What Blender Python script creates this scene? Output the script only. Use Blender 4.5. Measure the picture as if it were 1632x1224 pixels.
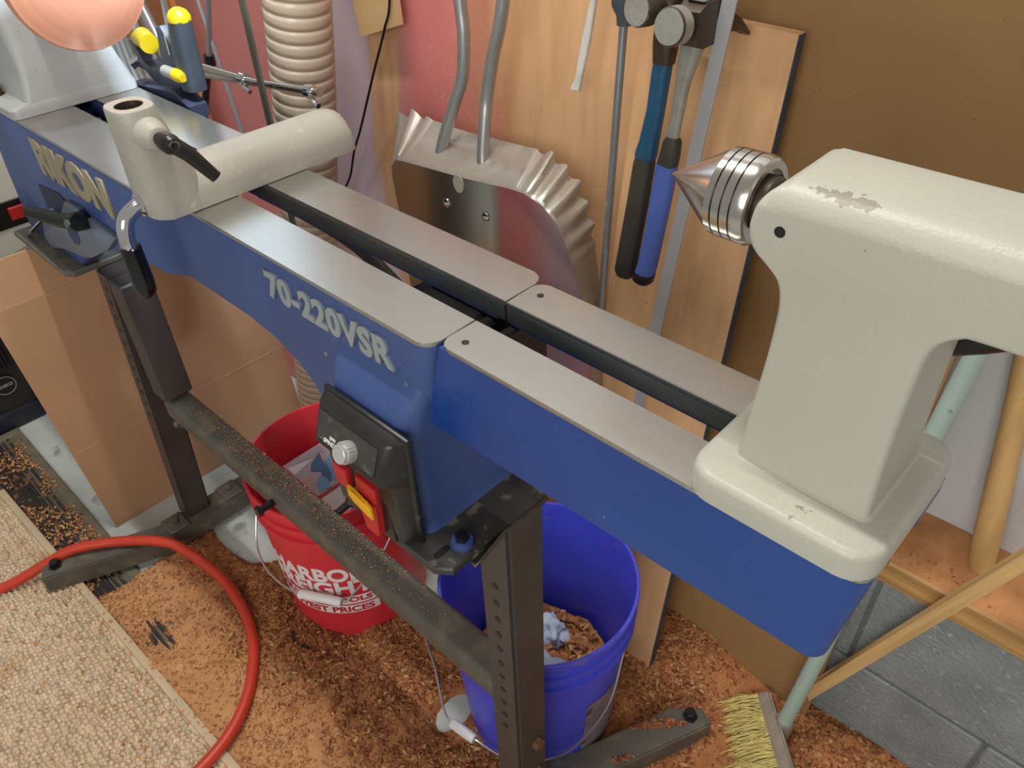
import bpy, bmesh, math, random
import numpy as np
from mathutils import Vector, Matrix, noise as mnoise
random.seed(7); rng = np.random.default_rng(7)
SC = bpy.context.scene; COL = SC.collection
for o in list(bpy.data.objects): bpy.data.objects.remove(o)
PI = math.pi
# ------------------------------------------------------------------ camera, light, exposure
cd = bpy.data.cameras.new('camera'); cam = bpy.data.objects.new('camera', cd); COL.objects.link(cam)
cam.location = (0.42415, -0.32693, 0.38465); cam.rotation_euler = (0.8925, 0.03403, 0.75742)
cd.sensor_width = 36; cd.lens = 36 * 1239.5 / 1632; cd.clip_start = 0.02
SC.camera = cam
SC.view_settings.view_transform = 'Standard'; SC.view_settings.look = 'None'
SC.view_settings.exposure = 0.0; SC.view_settings.gamma = 1.0; SC.view_settings.use_curve_mapping = False
W = bpy.data.worlds.new('world'); SC.world = W; W.use_nodes = True
W.node_tree.nodes['Background'].inputs[0].default_value = (1.0, 0.97, 0.91, 1)
W.node_tree.nodes['Background'].inputs[1].default_value = 0.34
def area(name, loc, target, sx, sy, power, col, spread=180):
    l = bpy.data.lights.new(name, 'AREA'); l.shape = 'RECTANGLE'; l.size = sx; l.size_y = sy
    l.energy = power; l.color = col; l.spread = math.radians(spread)
    o = bpy.data.objects.new(name, l); COL.objects.link(o); o.location = loc
    d = Vector(target) - Vector(loc)
    o.rotation_euler = d.to_track_quat('-Z', 'X' if sx < 0 else 'Y').to_euler()
    return o
tube = area('ceiling_tube_light', (-0.42, 0.11, 1.66), (-0.42, 0.111, 0), 1.2, 0.04, 27, (1.0, 0.98, 0.92))
tube.rotation_euler = (0, 0, 0)
area('front_fill', (0.75, -1.55, 0.62), (-0.1, 0.3, -0.3), 1.1, 0.9, 19, (1.0, 0.99, 0.94))  # added fill from behind the camera, brightens the front faces
area('window_light', (-1.93, 0.60, 0.72), (-1.93, -1.0, 0.72), 1.35, 0.62, 5.0, (0.62, 0.82, 1.0))
area('task_lamp', (-0.40, 0.20, 0.60), (-0.86, 0.08, 0.06), 0.10, 0.10, 2.2, (0.70, 0.85, 1.0), 70)
# ------------------------------------------------------------------ helpers
def C(h, k=1.0):
    h = h.lstrip('#'); v = [int(h[i:i+2], 16) / 255 for i in (0, 2, 4)]
    return tuple(min(1, (((x + .055) / 1.055) ** 2.4 if x > .04045 else x / 12.92) * k) for x in v) + (1,)
def mat(name, col, rough=0.5, metal=0.0, var=0.12, vs=14, stretch=(1, 1, 1), bump=0.0, bs=180, spots=(), spec=0.5, brot=None, bd=.0008):
    m = bpy.data.materials.new(name); m.use_nodes = True; n = m.node_tree.nodes; L = m.node_tree.links
    p = n['Principled BSDF']; p.inputs['Roughness'].default_value = rough; p.inputs['Metallic'].default_value = metal
    p.inputs['Specular IOR Level'].default_value = spec
    tc = n.new('ShaderNodeTexCoord'); mp = n.new('ShaderNodeMapping'); mp.inputs['Scale'].default_value = stretch
    if brot:
        mp.vector_type = 'TEXTURE'; mp.inputs['Rotation'].default_value = brot; mp.inputs['Scale'].default_value = tuple(1 / q for q in stretch)
    L.new(tc.outputs['Object'], mp.inputs['Vector'])
    nz = n.new('ShaderNodeTexNoise'); nz.inputs['Scale'].default_value = vs; nz.inputs['Detail'].default_value = 5
    L.new(mp.outputs[0], nz.inputs['Vector'])
    c = C(col) if isinstance(col, str) else col
    cr = n.new('ShaderNodeValToRGB'); cr.color_ramp.elements[0].position = .3; cr.color_ramp.elements[1].position = .7
    cr.color_ramp.elements[0].color = tuple(x * (1 - var) for x in c[:3]) + (1,)
    cr.color_ramp.elements[1].color = tuple(min(1, x * (1 + var)) for x in c[:3]) + (1,)
    L.new(nz.outputs['Fac'], cr.inputs['Fac']); out = cr.outputs[0]
    for sc_, sv, th, soft in spots:
        s = n.new('ShaderNodeTexNoise'); s.inputs['Scale'].default_value = sv; s.inputs['Detail'].default_value = 3
        L.new(tc.outputs['Object'], s.inputs['Vector'])
        r = n.new('ShaderNodeMapRange'); r.inputs['From Min'].default_value = th; r.inputs['From Max'].default_value = th + soft
        L.new(s.outputs['Fac'], r.inputs['Value'])
        mx = n.new('ShaderNodeMix'); mx.data_type = 'RGBA'
        L.new(r.outputs[0], mx.inputs[0]); L.new(out, mx.inputs[6]); mx.inputs[7].default_value = C(sc_); out = mx.outputs[2]
    L.new(out, p.inputs['Base Color'])
    if bump:
        b = n.new('ShaderNodeTexNoise'); b.inputs['Scale'].default_value = bs; b.inputs['Detail'].default_value = 3
        L.new(mp.outputs[0], b.inputs['Vector'])
        bn = n.new('ShaderNodeBump'); bn.inputs['Strength'].default_value = bump; bn.inputs['Distance'].default_value = bd
        L.new(b.outputs['Fac'], bn.inputs['Height']); L.new(bn.outputs[0], p.inputs['Normal'])
    return m
ROOT = {}
def wloc(o):
    return ROOT.get(o.name, Vector((0, 0, 0)))
def link(name, me, m, parent=None, smooth=35):
    if m is not None:
        for q in (m if isinstance(m, (list, tuple)) else [m]): me.materials.append(q)
    o = bpy.data.objects.new(name, me); COL.objects.link(o)
    if parent is not None:
        o.parent = parent; me.transform(Matrix.Translation(-wloc(parent))); ROOT[o.name] = wloc(parent)
    return o
def fin(bm, name, m, parent=None, smooth=35):
    bmesh.ops.recalc_face_normals(bm, faces=bm.faces)
    if smooth:
        for f in bm.faces: f.smooth = True
        a = math.radians(smooth)
        for e in bm.edges:
            if len(e.link_faces) == 2 and e.calc_face_angle(0) > a: e.smooth = False
    me = bpy.data.meshes.new(name); bm.to_mesh(me); bm.free()
    return link(name, me, m, parent)
def thing(name, label, cat, loc=(0, 0, 0), group=None):
    o = bpy.data.objects.new(name, None); COL.objects.link(o); o.location = loc; o.empty_display_size = .02
    ROOT[o.name] = Vector(loc); o['label'] = label; o['category'] = cat
    if group: o['group'] = group
    return o
def tag(o, label, cat, group=None):
    o['label'] = label; o['category'] = cat
    if group: o['group'] = group
    return o
def NB(): return bmesh.new()
def box(bm, lo, hi, bev=0, seg=2, rot=None, piv=None):
    r = bmesh.ops.create_cube(bm, size=1); vs = r['verts']
    c = [(a + b) / 2 for a, b in zip(lo, hi)]; s = [b - a for a, b in zip(lo, hi)]
    for v in vs: v.co = Vector((v.co.x * s[0] + c[0], v.co.y * s[1] + c[1], v.co.z * s[2] + c[2]))
    if bev:
        es = list({e for v in vs for e in v.link_edges})
        rr = bmesh.ops.bevel(bm, geom=es, offset=bev, segments=seg, profile=.5, affect='EDGES')
        vs = list({v for f in rr['faces'] for v in f.verts} | {v for v in vs if v.is_valid})
    if rot is not None:
        bmesh.ops.rotate(bm, verts=vs, cent=piv or c, matrix=rot)
    return vs
def loft(bm, rings, cap=True, closed=True):
    R = [[bm.verts.new(p) for p in r] for r in rings]
    n = len(R[0])
    for a, b in zip(R, R[1:]):
        for i in range(n if closed else n - 1):
            j = (i + 1) % n
            try: bm.faces.new((a[i], a[j], b[j], b[i]))
            except ValueError: pass
    if cap and closed:
        for r in (R[0], R[-1]):
            try: bm.faces.new(r)
            except ValueError: pass
    return R
def prism(bm, pts, axis, a, b, bev=0, seg=2):
    def P(u, v, t):
        return {'x': (t, u, v), 'y': (u, t, v), 'z': (u, v, t)}[axis]
    A = [bm.verts.new(P(u, v, a)) for u, v in pts]; B = [bm.verts.new(P(u, v, b)) for u, v in pts]
    fs = [bm.faces.new(A), bm.faces.new(B[::-1])]
    n = len(pts)
    for i in range(n): fs.append(bm.faces.new((A[i], B[i], B[(i + 1) % n], A[(i + 1) % n])))
    if bev:
        es = list({e for f in fs[:2] for e in f.edges})
        bmesh.ops.bevel(bm, geom=es, offset=bev, segments=seg, profile=.5, affect='EDGES')
def frame(d):
    d = Vector(d).normalized(); up = Vector((0, 0, 1)) if abs(d.z) < .9 else Vector((1, 0, 0))
    a = d.cross(up).normalized(); return a, a.cross(d).normalized()
def tubep(bm, pts, r, n=12, cap=True):
    pts = [Vector(p) for p in pts]; rs = r if isinstance(r, (list, tuple)) else [r] * len(pts)
    rings = []; a = None
    for i, p in enumerate(pts):
        d = (pts[min(i + 1, len(pts) - 1)] - pts[max(i - 1, 0)]).normalized()
        if a is None: a, b = frame(d)
        else:
            a = (a - d * a.dot(d)).normalized(); b = a.cross(d).normalized()
        rings.append([p + rs[i] * (math.cos(2 * PI * k / n) * a + math.sin(2 * PI * k / n) * b) for k in range(n)])
    loft(bm, rings, cap)
def spline(pts, n=8):
    P = [Vector(p) for p in pts]; P = [P[0] * 2 - P[1]] + P + [P[-1] * 2 - P[-2]]; out = []
    for i in range(1, len(P) - 2):
        for k in range(n):
            t = k / n; a, b, c, d = P[i - 1:i + 3]
            out.append(.5 * ((2 * b) + (c - a) * t + (2 * a - 5 * b + 4 * c - d) * t * t + (3 * b - a - 3 * c + d) * t ** 3))
    out.append(P[-2]); return out
def lathe(bm, prof, origin, axis, n=48, cap=True):
    a, b = frame(axis); d = Vector(axis).normalized(); o = Vector(origin)
    loft(bm, [[o + d * t + max(r, 1e-5) * (math.cos(2 * PI * k / n) * a + math.sin(2 * PI * k / n) * b) for k in range(n)] for t, r in prof], cap)
def rrect(x0, x1, y0, y1, r, n=5):
    P = []
    for cx, cy, a0 in ((x1 - r, y1 - r, 0), (x0 + r, y1 - r, 90), (x0 + r, y0 + r, 180), (x1 - r, y0 + r, 270)):
        for k in range(n + 1):
            a = math.radians(a0 + 90 * k / n); P.append((cx + r * math.cos(a), cy + r * math.sin(a)))
    return P
def bolt(bm, p, axis, r=.008, h=.008, n=6):
    lathe(bm, [(-.001, r * 1.45), (.0015, r * 1.45), (.0015, r), (h, r), (h, 0)], p, axis, n=n)
    # washer ring look comes from the wider first rings
def text_mesh(s, size, extrude=.001, offset=0.0, align='CENTER', shear=0, space=1.0, sx=1.0):
    cu = bpy.data.curves.new('txt', 'FONT'); cu.body = s; cu.size = size; cu.extrude = extrude; cu.offset = offset
    cu.align_x = align; cu.align_y = 'CENTER'; cu.shear = shear; cu.space_character = space; cu.resolution_u = 4
    o = bpy.data.objects.new('txt', cu); COL.objects.link(o)
    bpy.context.view_layer.update()
    me = bpy.data.meshes.new_from_object(o.evaluated_get(bpy.context.evaluated_depsgraph_get()))
    bpy.data.objects.remove(o); bpy.data.curves.remove(cu)
    if sx != 1: me.transform(Matrix.Diagonal((sx, 1, 1, 1)))
    return me
def place_text(me, origin, xdir, ydir):
    x = Vector(xdir).normalized(); y = Vector(ydir).normalized(); z = x.cross(y)
    M_ = Matrix((x, y, z)).transposed().to_4x4(); M_.translation = Vector(origin); me.transform(M_); return me
# ------------------------------------------------------------------ materials
cream = mat('cream_cast', '#b3b1a4', .42, var=.04, vs=9, bump=.38, bs=480, spots=[('#7d705c', 260, .765, .015)])
creamT = mat('cream_worn', '#a6a297', .45, var=.07, vs=12, bump=.4, bs=420, spots=[('#6f675a', 240, .735, .015), ('#b9b19c', 60, .62, .12)])
blue = mat('blue_paint', '#1b3f86', .36, var=.08, vs=10, bump=.3, bs=420, spots=[('#c9cdd6', 210, .79, .02)])
blueD = mat('blue_worn', '#3c5084', .42, var=.16, vs=9, stretch=(1, 1, .4), bump=.25, bs=160, spots=[('#8d8878', 60, .735, .06), ('#aab2c2', 190, .775, .02)])
steel = mat('ground_steel', '#b2aea8', .25, .88, var=.02, vs=8, stretch=(1, 12, 1))
steelD = mat('dark_steel', '#767c7c', .42, .8, var=.25, vs=25, stretch=(.4, 3, 3))
chrome = mat('chrome', '#d9d9d9', .10, 1.0, var=.02)
turned = mat('turned_steel', '#c6c0b8', .20, 1.0, var=.05, vs=300, stretch=(3, .02, .02))
black = mat('black_metal', '#151414', .34, var=.15, bump=.1)
blackP = mat('black_plastic', '#232120', .35, var=.15, vs=30, spots=[('#5b5346', 40, .66, .12)])
dusty = mat('dusty_black_steel', '#57534c', .5, var=.16, vs=12, spots=[('#756c58', 30, .50, .3)])
stand_m = mat('stand_black', '#423c39', .45, var=.14, vs=14, spots=[('#8a7458', 38, .70, .1)])
mdf = mat('hardboard', '#9e7a50', .75, var=.07, vs=5, bump=.1, bs=300, spots=[('#6f5433', 190, .70, .08)], spec=.2)
ply = mat('plywood', '#d6a87b', .6, var=.12, vs=7, stretch=(7, 7, .7), spots=[('#9a6a35', 55, .73, .05)], spec=.3)
pine = mat('pine', '#d2aa72', .55, var=.2, vs=8, stretch=(.5, 14, 14), brot=(0, -1.242, 0))
pinex = mat('pine_plate', '#c0935a', .6, var=.32, vs=8, stretch=(.35, 9, 12))
dowelm = mat('maple', '#d3aa70', .5, var=.1, vs=12, stretch=(6, 6, .8))
edgeB = mat('edge_paint', '#3b4650', .6, var=.3, vs=20)
alum = mat('aluminium', '#d8d3c9', .30, .55, var=.05, vs=10, spots=[('#8b6a50', 60, .74, .04)])
alumF = mat('aluminium_face', '#b0a8a0', .16, .97, var=.06, vs=8)
tubeG = mat('grey_tube', '#a9aaa8', .35, .7, var=.05)
card = mat('cardboard', '#bb9270', .8, var=.05, vs=6, spec=.15, stretch=(1, 1, 1))
conc = mat('concrete', '#b9bfba', .7, var=.08, vs=10, bump=.15, spots=[('#8b938e', 20, .62, .1)])
blockm = mat('grey_block_paint', '#8b9192', .75, var=.14, vs=14, bump=.9, bs=150, bd=.003, spots=[('#a9adab', 90, .60, .12), ('#6f7472', 120, .66, .06)])
mort = mat('mortar', '#6b7072', .85, var=.1, bump=.5)
white = mat('white_wall_paint', '#cfd0d2', .7, var=.04, vs=4, bump=.1, bs=40)
redB = mat('red_bucket', '#d8343f', .32, var=.06, vs=6)
blueB = mat('blue_bucket', '#474dd0', .38, var=.12, vs=10, spots=[('#7a6a8a', 22, .62, .16)])
whiteP = mat('white_print', '#e6e3e2', .5, var=.03)
redP = mat('red_print', '#c8202c', .5, var=.03)
hosem = mat('red_hose', '#c23a24', .4, var=.06)
ribm = mat('tan_duct', '#b5a18c', .22, var=.08, vs=18, spots=[('#93795f', 14, .60, .16)])
ribL = mat('duct_helix', '#d6c6b2', .22, var=.06)
ribbon = mat('black_rubber', '#2e2a25', .7, var=.2, spots=[('#8a6038', 45, .56, .12)])
matedge = mat('mat_border', '#6f6857', .7, var=.15, vs=30)
carpetm = mat('berber_carpet', '#cdb79a', .95, var=.22, vs=60, spots=[('#b48250', 7, .60, .14)], spec=.1)
bindm = mat('carpet_binding', '#c4ae8f', .9, var=.08)
dustm = mat('sawdust', '#a87048', .95, var=.2, vs=30, bump=1.0, bs=300, spots=[('#c29366', 90, .62, .06), ('#85502f', 60, .60, .08)], spec=.1)
chipA = mat('chip_orange', '#a87449', .9, var=.2, vs=40, spec=.1)
chipB = mat('chip_red', '#8d513a', .9, var=.25, vs=40, spec=.1)
chipC = mat('chip_pale', '#bf9163', .9, var=.15, vs=40, spec=.1)
yellow = mat('yellow_plastic', '#c2a510', .35, var=.06)
greyP = mat('grey_plastic', '#3b434c', .45, var=.12, vs=20)
silverL = mat('silver_letter', '#a3acae', .35, .35, var=.06)
tanL = mat('tan_letter', '#a0967c', .55, .1, var=.10)
hblue = mat('hammer_blue', '#20506f', .35, var=.1, vs=25)
gripblue = mat('grip_blue', '#4961ae', .5, var=.06, bump=.3, bs=400)
gripblack = mat('grip_black', '#37322b', .6, var=.15, bump=.2)
oldsteel = mat('old_steel', '#a5a49e', .40, .45, var=.14, vs=60, spots=[('#6b5c4a', 60, .66, .12)])
brownsteel = mat('brown_steel', '#564a40', .45, .6, var=.2, vs=30)
bowlm = mat('bowl_wood', '#cf9074', .28, var=.10, vs=6, stretch=(14, 1, 1))
def rings_tint(m, cy, cz):
    n = m.node_tree.nodes; L = m.node_tree.links; p = n['Principled BSDF']; src = p.inputs['Base Color'].links[0].from_socket
    tc = n.new('ShaderNodeTexCoord'); mp = n.new('ShaderNodeMapping'); mp.inputs['Location'].default_value = (0, -cy, -cz); mp.inputs['Scale'].default_value = (0.12, 1, 1); L.new(tc.outputs['Object'], mp.inputs[0])
    ln = n.new('ShaderNodeVectorMath'); ln.operation = 'LENGTH'; L.new(mp.outputs[0], ln.inputs[0])
    cb_ = n.new('ShaderNodeCombineXYZ'); L.new(ln.outputs['Value'], cb_.inputs[0])
    nz = n.new('ShaderNodeTexNoise'); nz.inputs['Scale'].default_value = 160; nz.inputs['Detail'].default_value = 4; L.new(cb_.outputs[0], nz.inputs[0])
    mr = n.new('ShaderNodeMapRange'); mr.inputs['From Min'].default_value = .35; mr.inputs['From Max'].default_value = .7; mr.inputs['To Max'].default_value = .35; L.new(nz.outputs['Fac'], mr.inputs['Value'])
    mx = n.new('ShaderNodeMix'); mx.data_type = 'RGBA'; L.new(mr.outputs[0], mx.inputs[0]); L.new(src, mx.inputs[6]); mx.inputs[7].default_value = C('#b96a48'); L.new(mx.outputs[2], p.inputs['Base Color'])
rings_tint(bowlm, .075, .190)
teal = mat('pale_teal_paint', '#a9bdb3', .45, var=.05, spots=[('#35382f', 22, .74, .03)])
bristle = mat('straw_bristle', '#cdbb72', .8, var=.2, vs=60)
greywood = mat('grey_wood', '#8d8072', .7, var=.2, vs=10, stretch=(8, 1, 8))
redsw = mat('red_switch', '#b3201f', .45, var=.1, spots=[('#cf8a86', 45, .70, .1)])
yelsw = mat('yellow_key', '#e9a912', .4, var=.06)
ragm = mat('pale_rag', '#c3d0da', .8, var=.12, vs=20)
glove = mat('glove_blue', '#6fa6cf', .5, var=.25, vs=25)
gloveD = mat('glove_shadow_print', '#4c6f98', .5, var=.2, vs=25)
greyprint = mat('grey_print', '#b8adb0', .5, var=.16, vs=14, stretch=(3, .4, 1))
wire = mat('wire', '#c9c9c9', .3, .9, var=.03)
clearm = mat('pale_tubing', '#a9afb2', .3, var=.1)
brownrust = mat('rust_brown', '#6d4a33', .7, var=.2)
def redply():
    m = mat('red_stained_plywood', '#d3a67b', .62, var=.1, vs=8, stretch=(6, 6, .7), spec=.3)
    n = m.node_tree.nodes; L = m.node_tree.links; p = n['Principled BSDF']; src = p.inputs['Base Color'].links[0].from_socket
    tc = n.new('ShaderNodeTexCoord'); sp = n.new('ShaderNodeSeparateXYZ'); L.new(tc.outputs['Object'], sp.inputs[0])
    mp = n.new('ShaderNodeMapping'); mp.inputs['Scale'].default_value = (9, 9, 2.2); L.new(tc.outputs['Object'], mp.inputs[0])
    nz = n.new('ShaderNodeTexNoise'); nz.inputs['Scale'].default_value = 1.3; nz.inputs['Detail'].default_value = 6; L.new(mp.outputs[0], nz.inputs[0])
    ma = n.new('ShaderNodeMath'); ma.operation = 'MULTIPLY_ADD'; ma.inputs[1].default_value = .22; L.new(nz.outputs['Fac'], ma.inputs[0]); L.new(sp.outputs['X'], ma.inputs[2])
    mr = n.new('ShaderNodeMapRange'); mr.inputs['From Min'].default_value = -1.5 + .11; mr.inputs['From Max'].default_value = 0.0 + .11; L.new(ma.outputs[0], mr.inputs['Value'])
    cr = n.new('ShaderNodeValToRGB'); el = cr.color_ramp.elements
    def f(x): return (x + 1.5) / 1.5
    st = [(-1.46, '#cf9f62', 0), (-1.38, '#d69683', 1), (-1.30, '#d4847d', 1), (-1.02, '#d2827f', 1), (-.95, '#b98a90', 1), (-.87, '#c6b2ba', 1), (-.73, '#c4aeb6', 1), (-.685, '#b89064', 0), (-.655, '#c58380', 1), (-.61, '#cd7876', 1), (-.50, '#d17f78', 1), (-.44, '#cd8a72', 1), (-.36, '#cf9f62', 0)]
    el[0].position = f(st[0][0]); el[0].color = C(st[0][1])[:3] + (0,); el[1].position = f(st[-1][0]); el[1].color = C(st[-1][1])[:3] + (0,)
    for x, h, a in st[1:-1]:
        e = el.new(f(x)); e.color = C(h)[:3] + (a,)
    L.new(mr.outputs[0], cr.inputs[0])
    mx = n.new('ShaderNodeMix'); mx.data_type = 'RGBA'; L.new(cr.outputs[1], mx.inputs[0]); L.new(src, mx.inputs[6]); L.new(cr.outputs[0], mx.inputs[7])
    # pale overspray speckle
    s = n.new('ShaderNodeTexNoise'); s.inputs['Scale'].default_value = 220; L.new(tc.outputs['Object'], s.inputs[0])
    r = n.new('ShaderNodeMapRange'); r.inputs['From Min'].default_value = .66; r.inputs['From Max'].default_value = .76; r.inputs['To Max'].default_value = .6; L.new(s.outputs['Fac'], r.inputs['Value'])
    m2 = n.new('ShaderNodeMath'); m2.operation = 'MULTIPLY'; L.new(r.outputs[0], m2.inputs[0]); L.new(cr.outputs[1], m2.inputs[1])
    mx2 = n.new('ShaderNodeMix'); mx2.data_type = 'RGBA'; L.new(m2.outputs[0], mx2.inputs[0]); L.new(mx.outputs[2], mx2.inputs[6]); mx2.inputs[7].default_value = C('#d9c3c4')
    L.new(mx2.outputs[2], p.inputs['Base Color']); return m
redplym = redply()
def heap_tint(m, tan):
    n = m.node_tree.nodes; L = m.node_tree.links; p = n['Principled BSDF']; src = p.inputs['Base Color'].links[0].from_socket
    tc = n.new('ShaderNodeTexCoord'); sp = n.new('ShaderNodeSeparateXYZ'); L.new(tc.outputs['Object'], sp.inputs[0])
    nz = n.new('ShaderNodeTexNoise'); nz.inputs['Scale'].default_value = 14; nz.inputs['Detail'].default_value = 4; L.new(tc.outputs['Object'], nz.inputs[0])
    ma = n.new('ShaderNodeMath'); ma.operation = 'MULTIPLY_ADD'; ma.inputs[1].default_value = .10; L.new(nz.outputs['Fac'], ma.inputs[0]); L.new(sp.outputs['Y'], ma.inputs[2])
    mr = n.new('ShaderNodeMapRange'); mr.inputs['From Min'].default_value = -.02; mr.inputs['From Max'].default_value = -.08; L.new(ma.outputs[0], mr.inputs['Value'])
    mx = n.new('ShaderNodeMix'); mx.data_type = 'RGBA'; L.new(mr.outputs[0], mx.inputs[0]); L.new(src, mx.inputs[6]); mx.inputs[7].default_value = C(tan)
    mul = n.new('ShaderNodeMix'); mul.data_type = 'RGBA'; mul.inputs[0].default_value = .55; L.new(mx.outputs[2], mul.inputs[6]); L.new(src, mul.inputs[7]); L.new(mul.outputs[2], p.inputs['Base Color'])
heap_tint(dustm, '#d6a878'); heap_tint(chipA, '#d9a873'); heap_tint(chipB, '#c4895c')
FZ = -0.92
# ------------------------------------------------------------------ setting
bm = NB(); box(bm, (-3.2, -2.2, FZ - .1), (1.6, .9, FZ)); o = fin(bm, 'floor', conc); o['kind'] = 'structure'
bm = NB(); box(bm, (-3.2, .605, -.488), (1.6, .70, 1.25)); wall = fin(bm, 'wall_back', white); wall['kind'] = 'structure'
bm = NB(); box(bm, (-3.2, .5035, FZ), (1.6, .70, -.531)); wl = fin(bm, 'wall_lower', mort); wl['kind'] = 'structure'
for row, (z0, z1, off) in enumerate(((-.7255, -.534, .206), (FZ - .01, -.7315, .003))):
    x = -2.94 + off + .204 - .003 * 0
    while x < 1.5:
        bm = NB(); box(bm, (x + .003, .50, z0), (x + .403, .56, z1), .003, 1); fin(bm, 'concrete_block', blockm, wl); x += .406
bm = NB(); box(bm, (-3.2, .495, -.531), (1.6, .612, -.488), .003, 1); tr = fin(bm, 'trim_1', pinex); tr['kind'] = 'structure'
# ------------------------------------------------------------------ leaning sheets
def slab(name, x0, x1, z0, z1, yf, t, m, label, cat, bev=.0015):
    bm = NB(); A = [(x0, yf(z0), z0), (x1, yf(z0), z0), (x1, yf(z1), z1), (x0, yf(z1), z1)]
    loft(bm, [A, [(x, y + t, z) for x, y, z in A]])
    return tag(fin(bm, name, m), label, cat)
slab('hardboard_sheet', -.14, .292, FZ, .36, lambda z: .466 + .062 * (z + .92), .006, mdf, 'large brown hardboard sheet leaning on the block wall behind the tailstock', 'board')
slab('plywood_sheet', -1.50, -.152, FZ, .34, lambda z: .446 + .08 * (z + .92), .012, redplym, 'tall plywood sheet with red and purple stain behind the shovel', 'board')
slab('tan_board', -2.9, -1.52, FZ, .30, lambda z: .446 + .08 * (z + .92), .012, mat('tan_hardboard', '#b98d55', .7, var=.08, vs=6), 'tan board behind the headstock and clamp at the left', 'board')
bm = NB(); box(bm, (-.13, .408, .42), (1.3, .47, .44)); o = fin(bm, 'unseen_shelf', pinex); o['kind'] = 'structure'  # unseen shelf, added to cast shade on the upper plank and hardboard
pk = thing('plywood_plank', 'narrow plywood plank with dark painted edge leaning behind the hammers', 'plank', (-.06, .37, FZ))
yp = lambda z: .365 + .1225 * (z + .92)
bm = NB(); A = [(-.146, yp(FZ), FZ), (.044, yp(FZ), FZ), (.046, yp(.15), .15), (-.150, yp(.155), .155)]
loft(bm, [A, [(x, y + .014, z) for x, y, z in A]]); fin(bm, 'board', ply, pk)
bm = NB(); A = [(.0442, yp(FZ), FZ), (.0452, yp(FZ), FZ), (.0472, yp(.149), .149), (.0462, yp(.149), .149)]
loft(bm, [A, [(x, y + .014, z) for x, y, z in A]]); fin(bm, 'painted_edge', edgeB, pk)
# ------------------------------------------------------------------ floor coverings
mt = thing('ribbed_mat', 'dark ribbed rubber mat strewn with shavings beside the carpet', 'mat', (-.9, -.3, FZ))
bm = NB(); box(bm, (-1.53, -.60, FZ), (-.30, -.205, FZ + .005)); fin(bm, 'backing', ribbon, mt)
bm = NB(); box(bm, (-1.53, -.175, FZ), (-.60, -.150, FZ + .008), .003, 1); box(bm, (-1.555, -.60, FZ), (-1.53, -.150, FZ + .008), .003, 1); box(bm, (-1.53, -.206, FZ), (-.60, -.174, FZ + .004)); fin(bm, 'border', matedge, mt)
for k in range(10):
    bm = NB(); y = -.186 - .0125 * k
    r = [[(x, y + a, FZ + .003 + b) for a, b in ((-.0035, 0), (-.0025, .006), (.0025, .006), (.0035, 0))] for x in np.linspace(-1.525, -.31, 2)]
    loft(bm, r); fin(bm, 'rib', ribbon, mt)
cp = thing('carpet_runner', 'beige looped carpet runner with bound edge on the floor at lower left', 'carpet', (-.7, -.5, FZ))
CY = lambda x: -.262 + .030 * (x + 1.31) / .95
bm = NB(); A = [(-1.33, CY(-1.33)), (-.20, CY(-.20)), (-.20, -.95), (-1.33, -.95)]
prism(bm, A, 'z', FZ + .005, FZ + .014, .002, 1); fin(bm, 'backing', carpetm, cp)
bm = NB(); A = [(-1.335, CY(-1.33) + .006), (-.20, CY(-.2) + .006), (-.20, CY(-.2) - .010), (-1.335, CY(-1.33) - .010)]
prism(bm, A, 'z', FZ + .004, FZ + .0195, .004, 2); fin(bm, 'edge_binding', bindm, cp)
# loops of the pile
ico = bmesh.new(); bmesh.ops.create_icosphere(ico, subdivisions=1, radius=1); iv = np.array([v.co[:] for v in ico.verts]); itri = np.array([[v.index for v in f.verts] for f in ico.faces]); ico.free()
def stuff(name, V, F, m, parent=None, mi=None, smooth=True, label=None, cat=None):
    me = bpy.data.meshes.new(name); me.from_pydata([], [], [])
    k = F.shape[1]; me.vertices.add(len(V)); me.vertices.foreach_set('co', V.astype(np.float32).ravel())
    me.loops.add(F.size); me.loops.foreach_set('vertex_index', F.astype(np.int32).ravel())
    me.polygons.add(len(F)); me.polygons.foreach_set('loop_start', np.arange(0, F.size, k, dtype=np.int32)); me.polygons.foreach_set('loop_total', np.full(len(F), k, dtype=np.int32))
    o = link(name, me, m, parent)
    if mi is not None: me.polygons.foreach_set('material_index', mi.astype(np.int32))
    if smooth: me.polygons.foreach_set('use_smooth', np.ones(len(F), dtype=bool))
    me.update(calc_edges=True); me.validate(); o['kind'] = 'stuff'
    if label: o['label'] = label; o['category'] = cat
    return o
P = []
for j in range(50):
    y = -.243 - j * .0104
    for i in range(110):
        x = -1.32 + i * .0104 + (.005 if j % 2 else 0)
        if y < CY(x) - .013 and x < -.21: P.append((x, y))
P = np.array(P); P += rng.normal(0, .0012, P.shape)
n = len(P); S = np.c_[rng.uniform(.0052, .0070, n), rng.uniform(.0040, .0054, n), rng.uniform(.0045, .0080, n)]
ang = rng.uniform(-.7, .7, n); ca, sa = np.cos(ang), np.sin(ang)
V = iv[None] * S[:, None]; V = np.stack([V[..., 0] * ca[:, None] - V[..., 1] * sa[:, None], V[..., 0] * sa[:, None] + V[..., 1] * ca[:, None], V[..., 2]], -1)
V = V + np.c_[P, np.full(n, FZ + .0145)][:, None]
stuff('loop_pile', V.reshape(-1, 3), (itri[None] + (np.arange(n) * len(iv))[:, None, None]).reshape(-1, 3), carpetm, cp)
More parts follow.
